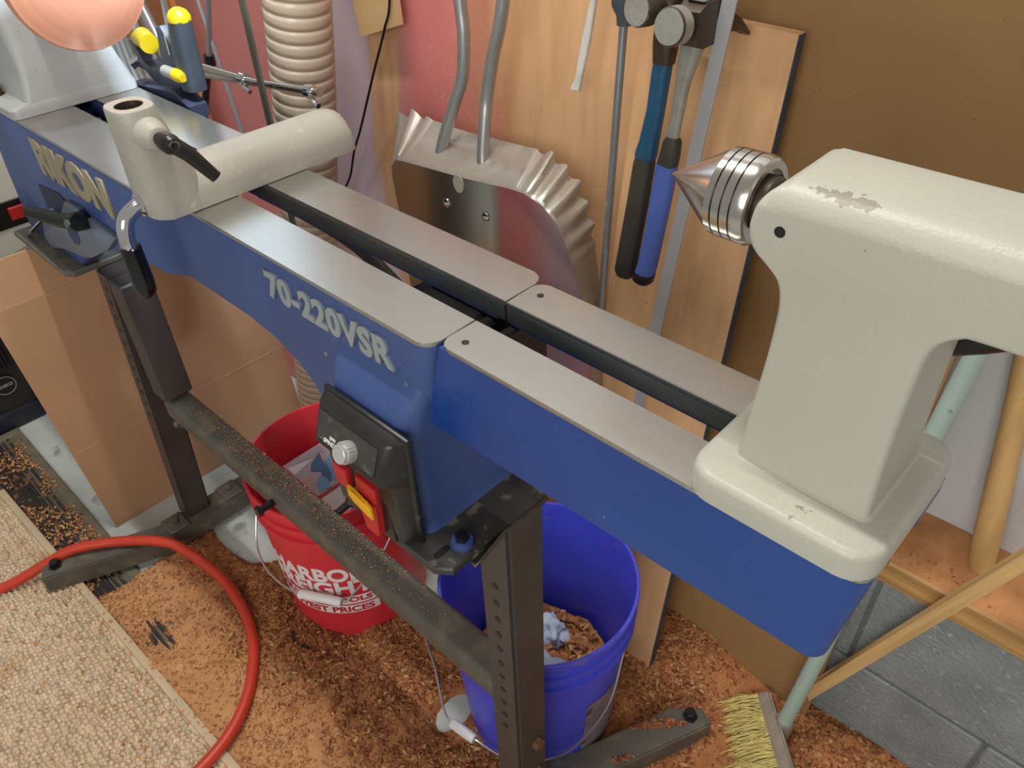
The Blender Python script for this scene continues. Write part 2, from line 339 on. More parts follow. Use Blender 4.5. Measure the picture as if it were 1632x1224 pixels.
# sawdust pile: height over the floor (negative = bare)
def hz(x, y):
    nzv = mnoise.noise(Vector((x * 9, y * 9, 3))) * .013 + mnoise.noise(Vector((x * 28, y * 28, 1))) * .0055
    h = .014 + nzv
    if x > -.15: h += .055 * math.exp(-((x - .06) / .16) ** 2 - ((y - .47) / .10) ** 2)
    h += .02 * math.exp(-((x - .45) / .15) ** 2 - ((y - .5) / .08) ** 2)
    h += .020 * math.exp(-((x + .48) / .14) ** 2 - ((y + .06) / .09) ** 2) + .012 * math.exp(-((x + .2) / .2) ** 2 - ((y) / .12) ** 2)
    def bare(cx, cy, rx, ry, a=.05):
        return a * math.exp(-(((x - cx) / rx) ** 2 + ((y - cy) / ry) ** 2) ** 1.5)
    h -= bare(-.78, .065, .08, .045) + bare(-.165, .085, .03, .05, .04) + bare(-.55, .30, .25, .10) + .006 * math.exp(-((x + .68) / .07) ** 2 - ((y + .19) / .02) ** 2)
    if x < -.86: h -= .06 * min(1, (-.86 - x) / .06)
    if x < -.70 and y > .0: h -= .05 * min(1, (-.70 - x) / .1) * min(1, y / .05)
    if y < -.236: h -= .02 * min(1, (-.236 - y) / .02)
    return h
NX, NY = 240, 150; xs = np.linspace(-.98, .75, NX); ys = np.linspace(-.30, .505, NY)
H = np.array([[hz(x, y) for x in xs] for y in ys]); H += rng.normal(0, .0008, H.shape)
X, Y = np.meshgrid(xs, ys); V = np.stack([X, Y, FZ + np.maximum(H, -.008)], -1).reshape(-1, 3)
idx = np.arange(NX * NY).reshape(NY, NX); F = np.stack([idx[:-1, :-1], idx[:-1, 1:], idx[1:, 1:], idx[1:, :-1]], -1).reshape(-1, 4)
keep = (H.ravel()[F].max(1) > -.004); F = F[keep]
stuff('sawdust_pile', V, F, dustm, None, label='orange brown sawdust heaped over the floor around the buckets', cat='sawdust')
def chips(name, P, N, sc, mats, parent=None, label=None, cat=None, tilt=.6):
    n = len(P); a = rng.uniform(0, 2 * PI, n); L = rng.uniform(.4, 1.25, n) * sc; Wd = L * rng.uniform(.25, .6, n); cv = rng.uniform(.1, .55, n) * L
    t = rng.normal(0, tilt, n); base = np.array([[-1, -1, 0], [-1, 1, 0], [0, -1.1, 1], [0, 1.1, 1], [1, -.8, .1], [1, .8, .1]], float)
    V = np.repeat(base[None], n, 0); V[..., 0] *= L[:, None] * .5; V[..., 1] *= Wd[:, None] * .5; V[..., 2] *= cv[:, None]
    ct, st = np.cos(t)[:, None], np.sin(t)[:, None]; x, y, z = V[..., 0], V[..., 1] * ct - V[..., 2] * st, V[..., 1] * st + V[..., 2] * ct
    c2, s2 = np.cos(a)[:, None], np.sin(a)[:, None]; V = np.stack([x * c2 - y * s2, x * s2 + y * c2, z], -1) + np.array(P)[:, None]
    F = np.array([[0, 2, 3, 1], [2, 4, 5, 3]]); F = (F[None] + (np.arange(n) * 6)[:, None, None]).reshape(-1, 4)
    mi = np.repeat(rng.choice(len(mats), n, p=[.5, .32, .18][:len(mats)] if len(mats) == 3 else None), 2)
    return stuff(name, V.reshape(-1, 3), F, mats, parent, mi=mi, smooth=False, label=label, cat=cat)
P = []
while len(P) < 55000:
    x = random.uniform(-.95, .74); y = random.uniform(-.262, .50); h = hz(x, y)
    dens = .35 + .65 * (mnoise.noise(Vector((x * 7, y * 7, 9))) > -.05)
    if h > .001 and random.random() < dens * (1 if h > .006 else .4): P.append((x, y, FZ + h + random.uniform(-.0015, .001)))
chips('wood_shavings', P, None, .0072, [chipA, chipB, chipC], None, 'curled wood shavings scattered over the sawdust heap', 'shavings')
P = []
while len(P) < 11000:
    x = random.uniform(-.62, .70); y = random.uniform(-.13, .49); h = hz(x, y)
    if h > .012 and mnoise.noise(Vector((x * 8, y * 8, 21))) > -.12: P.append((x, y, FZ + h + random.uniform(-.001, .003)))
chips('coarse_shavings', P, None, .0098, [chipA, chipB, chipC], None, 'coarser reddish shavings on top of the sawdust heap round the buckets', 'shavings', tilt=.9)
P = [(random.uniform(-1.5, -.85), random.uniform(-.25, -.165), FZ + .009) for _ in range(1700)]
P = [p for p in P if mnoise.noise(Vector((p[0] * 12, p[1] * 12, 2))) > -.1]
chips('mat_shavings', P, None, .0075, [chipA, chipB, chipC], None, 'wood shavings caught between the ribs of the dark mat', 'shavings')
P = [(x, y, FZ + .019) for x, y in [(random.uniform(-1.0, -.3), CY(-.6) - abs(random.gauss(0, .12))) for _ in range(450)] if y > -.7]
chips('carpet_shavings', P, None, .007, [chipA, chipC], None, 'stray pale shavings on the beige carpet runner', 'shavings')
P = [(random.uniform(-.1, 1.2), random.uniform(.502, .60), -.487) for _ in range(1500)]
bm = NB(); gx = np.linspace(.20, 1.2, 60); gy = np.linspace(.498, .604, 12)
Hg = np.array([[max(-.001, .004 + .010 * (y - .5) / .1 + .006 * mnoise.noise(Vector((x * 16, y * 16, 5)))) * (0 if y < .502 else 1) for x in gx] for y in gy])
X, Y = np.meshgrid(gx, gy); V = np.stack([X, Y, -.4885 + Hg], -1).reshape(-1, 3); idx = np.arange(720).reshape(12, 60)
F = np.stack([idx[:-1, :-1], idx[:-1, 1:], idx[1:, 1:], idx[1:, :-1]], -1).reshape(-1, 4); bm.free()
stuff('ledge_dust', V, F, mat('ledge_sawdust', '#b98358', .95, var=.2, vs=30, bump=.8, bs=300, spec=.1), None, label='sawdust drifted on the wooden ledge above the grey blocks', cat='sawdust')
chips('ledge_shavings', [(p[0], p[1], -.482) for p in P], None, .0042, [chipC, chipA], None, 'fine shavings lying on the wooden ledge by the white wall', 'shavings')
# ------------------------------------------------------------------ the lathe
lt = thing('wood_lathe', 'blue and cream wood turning lathe on a black steel stand', 'lathe', (-.4, .075, FZ))
bm = NB()
web = [(-1.03, -.004), (-.50, -.004), (-.50, -.112), (-.57, -.112), (-.66, -.135), (-.75, -.172), (-.82, -.208), (-.865, -.239), (-1.085, -.239), (-1.06, -.12)]
prism(bm, web, 'y', -.018, .012, .005, 2)
prism(bm, [(-1.06, -.02), (-.90, -.02), (-.89, -.239), (-1.08, -.239)], 'y', .012, .16, .004, 1)
webr = [(-.47, -.004), (0, -.004), (-.022, -.10), (-.10, -.10), (-.10, -.239), (-.165, -.239), (-.18, -.20), (-.195, -.172), (-.213, -.150), (-.238, -.132), (-.275, -.118), (-.33, -.111), (-.47, -.111)]
A = [bm.verts.new((u, 0, v)) for u, v in webr]; B = [bm.verts.new((u, .016, v)) for u, v in webr]
f0 = bm.faces.new(A); bm.faces.new(B[::-1])
for i in range(len(A)): bm.faces.new((A[i], B[i], B[(i + 1) % len(A)], A[(i + 1) % len(A)]))
be = [e for e in bm.edges if {e.verts[0], e.verts[1]} == {A[1], A[2]}]
bmesh.ops.bevel(bm, geom=be, offset=.0145, segments=5, profile=.5, affect='EDGES')
# flare joining webs (hidden behind the tool rest base)
loft(bm, [[(-.505, -.018, -.004), (-.505, .01, -.004), (-.505, .01, -.112), (-.505, -.018, -.112)], [(-.465, 0, -.004), (-.465, .014, -.004), (-.465, .014, -.111), (-.465, 0, -.111)]])
# rails below the steel ways
for y0, y1, x0, x1 in ((.012, .0555, -.50, -.012), (.0945, .147, -.50, -.012), (-.010, .062, -1.03, -.5), (.0965, .164, -1.03, -.5)):
    box(bm, (x0, y0, -.026), (x1, y1, -.0045), .001, 1)
for x0, x1, z0 in ((-.030, -.014, -.10), (-.11, -.03, -.20), (-.90, -.87, -.20)):
    b2 = NB(); box(b2, (x0, .017, z0), (x1, .135, -.027), .004, 1); fin(b2, 'inner_web', black, lt)
# pedestal under the right end of the bed, with its sloping shoulder
rings = []
for z, x1, y0, r in ((-.050, -.016, .004, .012), (-.064, -.016, -.003, .014), (-.078, -.018, -.011, .017), (-.092, -.020, -.018, .020), (-.108, -.022, -.0220, .022), (-.14, -.0225, -.0235, .024), (-.228, -.020, -.0245, .024), (-.239, -.014, -.0255, .024)):
    rings.append([(x, y, z) for x, y in rrect(-.150, x1, y0, .150, r, 6)])
loft(bm, rings)
# bolt boss at the foot
lathe(bm, [(0, .0125), (.006, .0115), (.007, .0)], (.016, .0, -.2395), (0, 0, 1), 20)
bed = fin(bm, 'bed_casting', blueD, lt, 38)
bm = NB(); lathe(bm, [(0, .0075), (.006, .0075), (.006, 0)], (.016, .0, -.2327), (0, 0, 1), 6); fin(bm, 'pedestal_bolt', black, lt)
def way(name, pts, m=steel, z0=-.0045):
    bm = NB(); prism(bm, pts, 'z', z0, 0, .0008, 1); return fin(bm, name, m, lt, 30)
def corner(x, y, r, q, n=5):  # quarter arc
    return [(x + r * math.cos(math.radians(a)), y + r * math.sin(math.radians(a))) for a in np.linspace(q, q + 90, n + 1)]
way('steel_way', [(-1.03, -.019), (-.505, -.017), (-.465, -.001)] + corner(-.0155, .0145, .0155, -90) + [(0, .056), (-.46, .056), (-.50, .063), (-1.03, .063)])
way('steel_way', [(-1.03, .0965), (-.5, .0965), (-.46, .094), (0, .094)] + corner(-.0155, .1345, .0155, 0) + [(-.465, .15), (-.505, .165), (-1.03, .167)])
bm = NB(); box(bm, (-.46, .0545, -.0215), (-.0015, .0562, -.0046)); box(bm, (-.46, .0938, -.0215), (-.0015, .0956, -.0046)); fin(bm, 'machined_lip', steelD, lt)
# bed extension
ex = NB()
we = [(.0015, -.004), (.374, -.004), (.364, -.092), (-.0265, -.1045)]
A = [ex.verts.new((u, .0098, v)) for u, v in we]; B = [ex.verts.new((u, .024, v)) for u, v in we]
ex.faces.new(A); ex.faces.new(B[::-1])
for i in range(4): ex.faces.new((A[i], B[i], B[(i + 1) % 4], A[(i + 1) % 4]))
bmesh.ops.bevel(ex, geom=[e for e in ex.edges if {e.verts[0], e.verts[1]} == {A[1], A[2]}], offset=.0125, segments=5, profile=.5, affect='EDGES')
box(ex, (.352, .02, -.080), (.362, .034, -.0046), .002, 1); box(ex, (.362, .094, -.022), (.3735, .138, -.0046), .002, 1)
b2 = NB(); box(b2, (.002, .0245, -.1), (.014, .136, -.025), .002, 1); fin(b2, 'inner_web', black, lt); b2 = NB(); box(b2, (.235, .0245, -.09), (.262, .136, -.025), .003, 1); fin(b2, 'inner_web', black, lt); box(ex, (.004, .024, -.024), (.37, .0555, -.0046)); box(ex, (.004, .0945, -.024), (.37, .139, -.0046))
ext = fin(ex, 'bed_extension', blue, lt)
way('steel_way', corner(.013, .0215, .012, 180) + corner(.3615, .0225, .0125, -90) + [(.374, .056), (.001, .056)])
way('steel_way', [(.001, .094), (.374, .094)] + corner(.3615, .1275, .0125, 0) + corner(.013, .1285, .012, 90))
bm = NB(); box(bm, (.0012, .0545, -.0215), (.373, .0562, -.0046)); box(bm, (.0012, .0938, -.0215), (.373, .0956, -.0046)); fin(bm, 'machined_lip', steelD, lt)
for x, y in ((.018, .026), (.0175, .122)):
    bm = NB(); lathe(bm, [(0, .0034), (.0003, .0034), (.0003, .0001)], (x, y, .0), (0, 0, 1), 16); fin(bm, 'screw_hole', black, lt)
# cast lettering
me = text_mesh('RIKON', .068, .0016, .0042, 'CENTER', space=1.0); 
w = max(v.co.x for v in me.vertices) - min(v.co.x for v in me.vertices); h = max(v.co.y for v in me.vertices) - min(v.co.y for v in me.vertices)
me.transform(Matrix.Diagonal((.243 / w, .056 / h, 1, 1))); place_text(me, (-.722, -.0195, -.0455), (1, 0, .012), (0, 0, 1)); link('raised_lettering', me, tanL, lt)
me = text_mesh('70-220VSR', .04, .0014, .0017, 'CENTER', space=1.08)
w = max(v.co.x for v in me.vertices) - min(v.co.x for v in me.vertices); h = max(v.co.y for v in me.vertices) - min(v.co.y for v in me.vertices)
me.transform(Matrix.Diagonal((.208 / w, .034 / h, 1, 1))); place_text(me, (-.157, -.0014, -.038), (1, 0, .012), (0, 0, 1)); link('raised_lettering', me, silverL, lt)
# control box
bm = NB()
def ring(x, P_): return [(x, y, z) for y, z in P_]
box(bm, (-.153, -.0275, -.252), (-.024, -.021, -.103), .003, 2); cb = fin(bm, 'control_box', blackP, lt)
bm = NB(); pr = [(-.0270, -.106), (-.0375, -.1095), (-.0410, -.1130), (-.0550, -.1500), (-.0530, -.1560), (-.0440, -.1640), (-.0400, -.246), (-.0270, -.249)]
rings = []
for x, s in ((-.148, .0), (-.1455, .75), (-.141, 1), (-.043, 1), (-.036, .7), (-.030, .0)):
    rings.append([(x, -.027 + (y + .027) * s, z) for y, z in pr])
loft(bm, rings); fin(bm, 'housing', blackP, cb)
pn = Vector((0, -.935, .354)).normalized(); pt = Vector((0, -.354, -.935))
bm = NB(); q = [Vector((x, -.0410, -.1130)) + pt * t + Vector((0, -.0003, .0001)) for x, t in ((-.138, .004), (-.048, .004), (-.048, .034), (-.138, .034))]
loft(bm, [q, [v + pn * .0006 for v in q]]); fin(bm, 'dial_plate', mat('dusty_plate', '#353430', .6, var=.2, vs=20, spots=[('#8d8672', 26, .56, .12)]), cb)
bm = NB(); lathe(bm, [(0, .0105), (.004, .0112), (.012, .0105), (.013, .0100), (.0165, .0098), (.017, .0090), (.0165, 0)], Vector((-.0905, -.0485, -.133)), (0, -.935, .354), 32)
ka, kb = frame(pn)
for k in range(20):
    a = 2 * PI * k / 20; c0 = Vector((-.0905, -.0485, -.133)) + .0108 * (math.cos(a) * ka + math.sin(a) * kb); tubep(bm, [c0 + pn * .003, c0 + pn * .0125], .0007, 5)
fin(bm, 'speed_knob', mat('brushed_aluminium', '#d3d1cc', .32, .6, var=.05), cb)
for s, t, sz, xo in (('SPINDLE SPEED', .0325, .0066, -.104), ('RPM', .0265, .0048, -.113)):
    me = text_mesh(s, sz, .0002, .00012); place_text(me, Vector((xo, -.0410, -.1130)) + pt * t + pn * .0012, (1, 0, 0), -pt); link('dial_print', me, whiteP, cb)
bm = NB(); box(bm, (-.137, -.0495, -.205), (-.113, -.040, -.176), .002, 2); fin(bm, 'start_button', redsw, cb)
bm = NB(); prism(bm, [(-.098, -.172), (-.066, -.172), (-.068, -.197), (-.100, -.197)], 'y', -.0490, -.040, .002, 2); prism(bm, [(-.099, -.197), (-.068, -.197), (-.071, -.243), (-.091, -.243)], 'y', -.0515, -.040, .0015, 1); fin(bm, 'stop_paddle', redsw, cb)
bm = NB(); prism(bm, [(-.106, -.187), (-.098, -.190), (-.077, -.192), (-.070, -.196), (-.069, -.212), (-.076, -.210), (-.098, -.206), (-.1065, -.200)], 'y', -.0560, -.0515, .0015, 2); fin(bm, 'safety_key', yelsw, cb)
bm = NB(); prism(bm, [(-.116, -.168), (-.060, -.168), (-.054, -.245), (-.095, -.247)], 'y', -.0425, -.038, .001, 1); fin(bm, 'switch_bezel', black, cb)
for o in [cb] + list(cb.children):
    k = .006 if o.name.split('.')[0] in ('start_button', 'stop_paddle', 'safety_key', 'switch_bezel', 'speed_knob') else 0
    o.data.transform(Matrix.Translation((.011 + k, -.0015, .006 - k * .5)))
platem = mat('plate_black', '#35332f', .45, var=.2, spots=[('#8d8672', 45, .60, .15)])
# feet plates of the pedestals
bm = NB(); pl = [(-.122, -.043), (-.108, -.036), (-.095, -.036), (-.090, -.042), (.018, -.042), (.034, -.030), (.034, .190), (-.135, .190), (-.135, -.030)]
prism(bm, pl, 'z', -.250, -.2395, .002, 1); fin(bm, 'stand_plate', platem, lt)
bm = NB(); prism(bm, rrect(.005, .013, -.032, -.012, .004), 'z', -.2394, -.2391); fin(bm, 'plate_slot', black, lt)
bm = NB(); prism(bm, [(-1.09, -.046), (-.872, -.046), (-.858, -.034), (-.858, .190), (-1.09, .190)], 'z', -.250, -.2395, .002, 1); fin(bm, 'stand_plate', dusty, lt)
# belt tension plate with slot and lever on the left pedestal
bm = NB(); sw = [(-.774, -.093), (-.722, -.090), (-.728, -.104), (-.692, -.095), (-.611, -.098), (-.668, -.135), (-.762, -.182), (-.812, -.197), (-.889, -.210), (-.96, -.236), (-.985, -.225), (-.951, -.183), (-.881, -.147), (-.817, -.126)]
prism(bm, sw, 'y', -.026, -.0185, .0015, 2); tp = fin(bm, 'tension_plate', mat('grey_blue_steel', '#6c7686', .42, .3, var=.12), lt)
bm = NB(); prism(bm, [(-.812, -.128), (-.771, -.111), (-.775, -.135), (-.778, -.157), (-.792, -.170), (-.812, -.176), (-.826, -.165)], 'y', -.0266, -.0255); fin(bm, 'slot', mat('slot_blue', '#22345f', .5), tp)
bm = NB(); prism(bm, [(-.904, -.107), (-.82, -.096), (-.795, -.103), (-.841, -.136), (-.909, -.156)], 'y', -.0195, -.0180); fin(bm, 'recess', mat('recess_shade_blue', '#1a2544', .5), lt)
bm = NB(); tubep(bm, [(-.690, -.0435, -.0925), (-.716, -.053, -.094), (-.763, -.079, -.0855)], [.0115, .0105, .0085], 14); lathe(bm, [(0, .0135), (.018, .0135), (.020, .010), (.020, 0)], (-.715, -.0262, -.104), (.35, -.75, .25), 18); tl = fin(bm, 'tension_lever', black, lt)
bm = NB(); lathe(bm, [(0, .006), (.002, .006), (.002, 0)], (-.6905, -.0545, -.090), (.3, -1, .2), 6); fin(bm, 'hub_screw', steelD, tl)
bm = NB(); tubep(bm, spline([(-1.12, -.034, -.268), (-1.073, -.034, -.250), (-.952, -.034, -.187), (-.831, -.034, -.122)], 5), .0035, 8); fin(bm, 'tension_rod', chrome, lt)
# headstock
bm = NB()
rings = []
for z, x0, x1, y0, y1, r in ((0.0005, -1.25, -.868, -.022, .168, .012), (.012, -1.25, -.868, -.022, .168, .012), (.016, -1.25, -.869, -.017, .166, .012), (.019, -1.25, -.8695, .002, .164, .008), (.06, -1.25, -.874, .012, .152, .010), (.11, -1.25, -.882, .012, .142, .02), (.20, -1.25, -.888, .005, .145, .03), (.25, -1.25, -.890, .03, .12, .03)):
    rings.append([(x, y, z) for x, y in rrect(x0, x1, y0, y1, r)])
loft(bm, rings); hs = fin(bm, 'headstock', mat('cream_dusty', '#a6a8a8', .5, var=.06, vs=8, bump=.3, spots=[('#5f5a55', 55, .74, .03)]), lt)
bm = NB(); lathe(bm, [(0, .011), (.004, .011), (.004, .0075), (.016, .0075), (.016, 0)], (-.955, -.008, .015), (0, 0, 1), 16); fin(bm, 'hold_down_screw', brownsteel, hs)
bm = NB(); lathe(bm, [(0, .022), (.05, .022), (.05, 0)], (-.89, .075, .175), (1, 0, 0), 24); fin(bm, 'spindle', turned, hs)
# stand: two legs with feet, crossbar
def leg(p_top, p_bot, wx, dy, cut, foot, arms):
    bm = NB(); T = Vector(p_top); Bq = Vector(p_bot)
    def sec(p, g=0): return [(p.x - g, p.y - g, p.z), (p.x + wx + g, p.y - g, p.z), (p.x + wx + g, p.y + dy + g, p.z), (p.x - g, p.y + dy + g, p.z)]
    top = sec(T)
    if cut: top = [(x, y, z) for (x, y, _), z in zip(top, cut)]
    loft(bm, [top, sec(Bq)])
    es = [e for e in bm.edges if abs(e.verts[0].co.z - e.verts[1].co.z) > .2]; bmesh.ops.bevel(bm, geom=es, offset=.004, segments=2, affect='EDGES')
    lg = fin(bm, 'leg', stand_m, lt)
    for k in range(11):
        t = (.03 + k * .0285) / (T.z - Bq.z); p = T.lerp(Bq, t)
        bm = NB(); lathe(bm, [(0, .0045), (.0006, .0045), (.0006, .0001)], (p.x + wx * .5, p.y - .0001, p.z), (0, -1, 0), 12); fin(bm, 'adjust_hole', black, lg)
    bm = NB()
    for ia, (a, b_) in enumerate(arms):
        a = Vector(a); b_ = Vector(b_); d = (b_ - a).normalized(); nrm = Vector((-d.y, d.x, 0)) * .026
        q = [a - nrm, a + nrm, b_ + nrm, b_ - nrm]
        loft(bm, [[(v.x, v.y, foot + .0004 * ia) for v in q], [(v.x, v.y, foot + .046 - .0006 * ia) for v in q]])
    bmesh.ops.bevel(bm, geom=[e for e in bm.edges], offset=.003, segments=2, affect='EDGES')
    ft = fin(bm, 'foot', dusty, lt)
    for a, b_ in arms[1:]:
        d = (Vector(b_) - Vector(a)).normalized(); p = Vector(b_) - d * .026
        bm = NB(); lathe(bm, [(0, .013), (.002, .013), (.002, .009), (.013, .009), (.014, .008), (.014, 0)], (p.x, p.y, foot + .046), (0, 0, 1), 6); fin(bm, 'levelling_bolt', black, ft)
        bm = NB(); lathe(bm, [(0, .021), (.004, .022), (foot - FZ, .014)], (p.x, p.y, FZ + .0005), (0, 0, 1), 20); fin(bm, 'foot_pad', black, ft)
    return lg, ft
legR, footR = leg((.033, .004, -.2505), (.033, .004, -.858), .046, .052, (-.265, -.175, -.180, -.270), -.903, [((.055, -.10, 0), (.055, .15, 0)), ((.066, .115, 0), (.167, .346, 0)), ((.055, -.08, 0), (.16, -.30, 0))])
legL, footL = leg((-.862, -.002, -.2505), (-.918, -.022, -.858), .046, .052, None, -.903, [((-.880, -.10, 0), (-.880, .14, 0)), ((-.870, -.055, 0), (-.972, -.292, 0)), ((-.870, .10, 0), (-.972, .33, 0))])
zc = lambda x, y: -.262 + (x - .033) * 1.9565 - (y - .004) * .09
bm = NB(); q = [(.016, -.001, zc(.033, -.001) + .012), (.033, -.001, zc(.033, -.001)), (.0815, -.001, zc(.0815, -.001)), (.0815, .059, zc(.0815, .059)), (.033, .059, zc(.033, .059)), (.016, .059, zc(.033, .059) + .012)]
R_ = [[bm.verts.new((x, y, z - t)) for x, y, z in q] for t in (0, .003)]
for r in R_:
    bm.faces.new((r[0], r[1], r[4], r[5])); bm.faces.new((r[1], r[2], r[3], r[4]))
for i in range(6): bm.faces.new((R_[0][i], R_[0][(i + 1) % 6], R_[1][(i + 1) % 6], R_[1][i]))
fin(bm, 'leg_cap', platem, legR)
for y in (-.048, .080):
    bm = NB(); box(bm, (-.905, y - .022, -.8575), (-.855, y + .022, -.8515), .002, 1); lathe(bm, [(0, .008), (.008, .008), (.008, 0)], (-.880, y, -.8515), (0, 0, 1), 6); fin(bm, 'leg_flange', dusty, legL)
bm = NB(); box(bm, (-.815, -.004, -.49), (-.770, .050, -.2505), .003, 1); fin(bm, 'leg_sleeve', stand_m, legL)
bm = NB(); lathe(bm, [(0, .011), (.006, .011), (.009, .006), (.009, 0)], (-.83, .02, -.585), (1, 0, 0), 12); fin(bm, 'leg_bolt', steelD, legL)
for z in (-.62, -.70):
    bm = NB(); lathe(bm, [(0, .009), (.008, .009), (.008, 0)], (.0792, .034, z), (1, 0, 0), 6); fin(bm, 'leg_bolt', brownrust, legR)
bm = NB(); r = []
for x, y, zt in ((-.80, .002, -.500), (.032, .010, -.500)):
    r.append([(x, y + a, zt - .046 + b) for a, b in rrect(0, .046, 0, .046, .009, 3)])
loft(bm, r); xb = fin(bm, 'crossbar', dusty, lt)
bm = NB(); tubep(bm, [(-.455, .004, -.524), (-.455, -.020, -.524)], .006, 10); lathe(bm, [(0, .010), (.007, .010), (.007, 0)], (-.455, -.018, -.524), (0, -1, 0), 6); fin(bm, 'clamp_bolt', black, xb)
bm = NB(); tubep(bm, [(-.345, .052, -.508), (-.345, .078, -.504)], .006, 10); lathe(bm, [(0, .010), (.007, .010), (.007, 0)], (-.345, .076, -.504), (0, 1, 0), 6); fin(bm, 'clamp_bolt', black, xb)
P = []
while len(P) < 1500:
    t = random.betavariate(2.6, 3.4); x = -.78 + .79 * t; P.append((x, .005 + .008 * (x + .8) / .83 + random.uniform(.006, .040), -.4990))
chips('crossbar_dust', P, None, .0024, [chipA, chipC], None, 'fine pale wood dust lying on the stand crossbar', 'sawdust')
P = []
for _ in range(2600):
    t = random.random(); u = random.uniform(-.022, .022); p = Vector((.066, .115, 0)).lerp(Vector((.167, .346, 0)), t); n_ = mnoise.noise(Vector((p.x * 14, p.y * 14 + u * 30, 4)))
    if t > .3 and n_ > -.12 + .3 * (1 - t): P.append((p.x - .916 * u, p.y + .4 * u, -.8565))
chips('foot_dust', P, None, .0048, [chipB, chipA], None, 'reddish wood dust lying on the rear foot of the stand', 'sawdust')
# ------------------------------------------------------------------ turned bowl on the spindle
bm = NB(); lathe(bm, [(0, .03), (.0, .066), (.012, .076), (.040, .0865), (.050, .0880), (.057, .0855), (.060, .080), (.068, .066), (.076, .045), (.082, .02), (.0835, 0)], (-.770, .075, .190), (1, 0, 0), 72)
tag(fin(bm, 'turned_bowl', bowlm), 'smooth salmon coloured turned wooden bowl blank mounted on the headstock', 'bowl')
# ------------------------------------------------------------------ tool rest base
tb = thing('tool_rest_base', 'cream cast tool rest base with open post clamped across the bed', 'tool rest', (-.425, .09, 0.0005))
bm = NB(); sec = [(-.460, .0008), (-.392, .0008), (-.3925, .018), (-.396, .029), (-.404, .040), (-.414, .0475), (-.426, .0500), (-.438, .0475), (-.449, .040), (-.457, .028), (-.460, .016)]
rings = []
for y, s in ((-.028, .8), (-.024, .97), (-.016, 1), (.205, 1), (.218, .96), (.226, .88), (.2285, .80)):
    rings.append([(-.426 + (x + .426) * (s * .5 + .5), y, .0008 + (z - .0008) * s) for x, z in sec])
loft(bm, rings)
def sup(cx, cy, hx, hy, z, e=3.0, n=32):
    out = []
    for k in range(n):
        a = 2 * PI * k / n; c_, s_ = math.cos(a), math.sin(a)
        out.append((cx + hx * abs(c_) ** (2 / e) * (1 if c_ > 0 else -1), cy + hy * abs(s_) ** (2 / e) * (1 if s_ > 0 else -1), z))
    return out
rings = [sup(-.428, -.004, .037, .036, .0012), sup(-.428, -.005, .037, .036, .012), sup(-.427, -.010, .034, .031, .05), sup(-.4255, -.017, .0295, .0245, .095), sup(-.425, -.0195, .0272, .0222, .116), sup(-.425, -.0195, .0262, .0212, .1185)]
rings += [[(-.425 + .0148 * math.cos(2 * PI * k / 32), -.0195 + .0148 * math.sin(2 * PI * k / 32), z) for k in range(32)] for z in (.1185, .085)]
loft(bm, rings)
lathe(bm, [(0, .020), (.020, .0165), (.034, .0125), (.036, .010)], (-.412, -.018, .094), (1, 0, 0), 24)
fin(bm, 'casting', creamT, tb, 50)
bm = NB(); lathe(bm, [(0, .0147), (.0005, .0147), (.0005, .0001)], (-.425, -.0195, .0855), (0, 0, 1), 24); lathe(bm, [(0, .0150), (.031, .0150), (.031, .0140), (0, .0140)], (-.425, -.0195, .0875), (0, 0, 1), 32, cap=False); fin(bm, 'post_bore', brownsteel, tb)
bm = NB(); lathe(bm, [(0, .0070), (.008, .0070), (.009, .0095), (.022, .0105), (.026, .0098), (.030, .0070), (.030, 0)], (-.376, -.018, .094), (1, 0, 0), 20)
tubep(bm, [(-.354, -.016, .093), (-.348, -.005, .081), (-.338, .012, .053)], [.0088, .0084, .0066], 12); hd = fin(bm, 'lock_lever', black, tb)
bm = NB(); lathe(bm, [(0, .0062), (.003, .0060), (.003, .0035), (.001, .003), (.001, 0)], (-.347, -.018, .094), (1, 0, 0), 16); fin(bm, 'lever_screw', chrome, hd)
pth = spline([(-.430, -.036, .013), (-.429, -.050, .011), (-.427, -.063, .003), (-.426, -.0685, -.013), (-.426, -.069, -.028)], 6)
bm = NB(); tubep(bm, pth, .0092, 20); lathe(bm, [(0, .0135), (.004, .0135), (.006, .0110), (.006, .009)], (-.430, -.0385, .013), (0, -1, 0), 24); cl = fin(bm, 'clamp_lever', chrome, tb)
bm = NB(); lathe(bm, [(0, .0105), (.001, .0118), (.05, .0126), (.059, .0116), (.064, .0085), (.066, .004), (.0662, 0)], (-.426, -.069, -.025), (0, 0, -1), 28); fin(bm, 'lever_grip', mat('gloss_black', '#121212', .16, var=.1), cl)
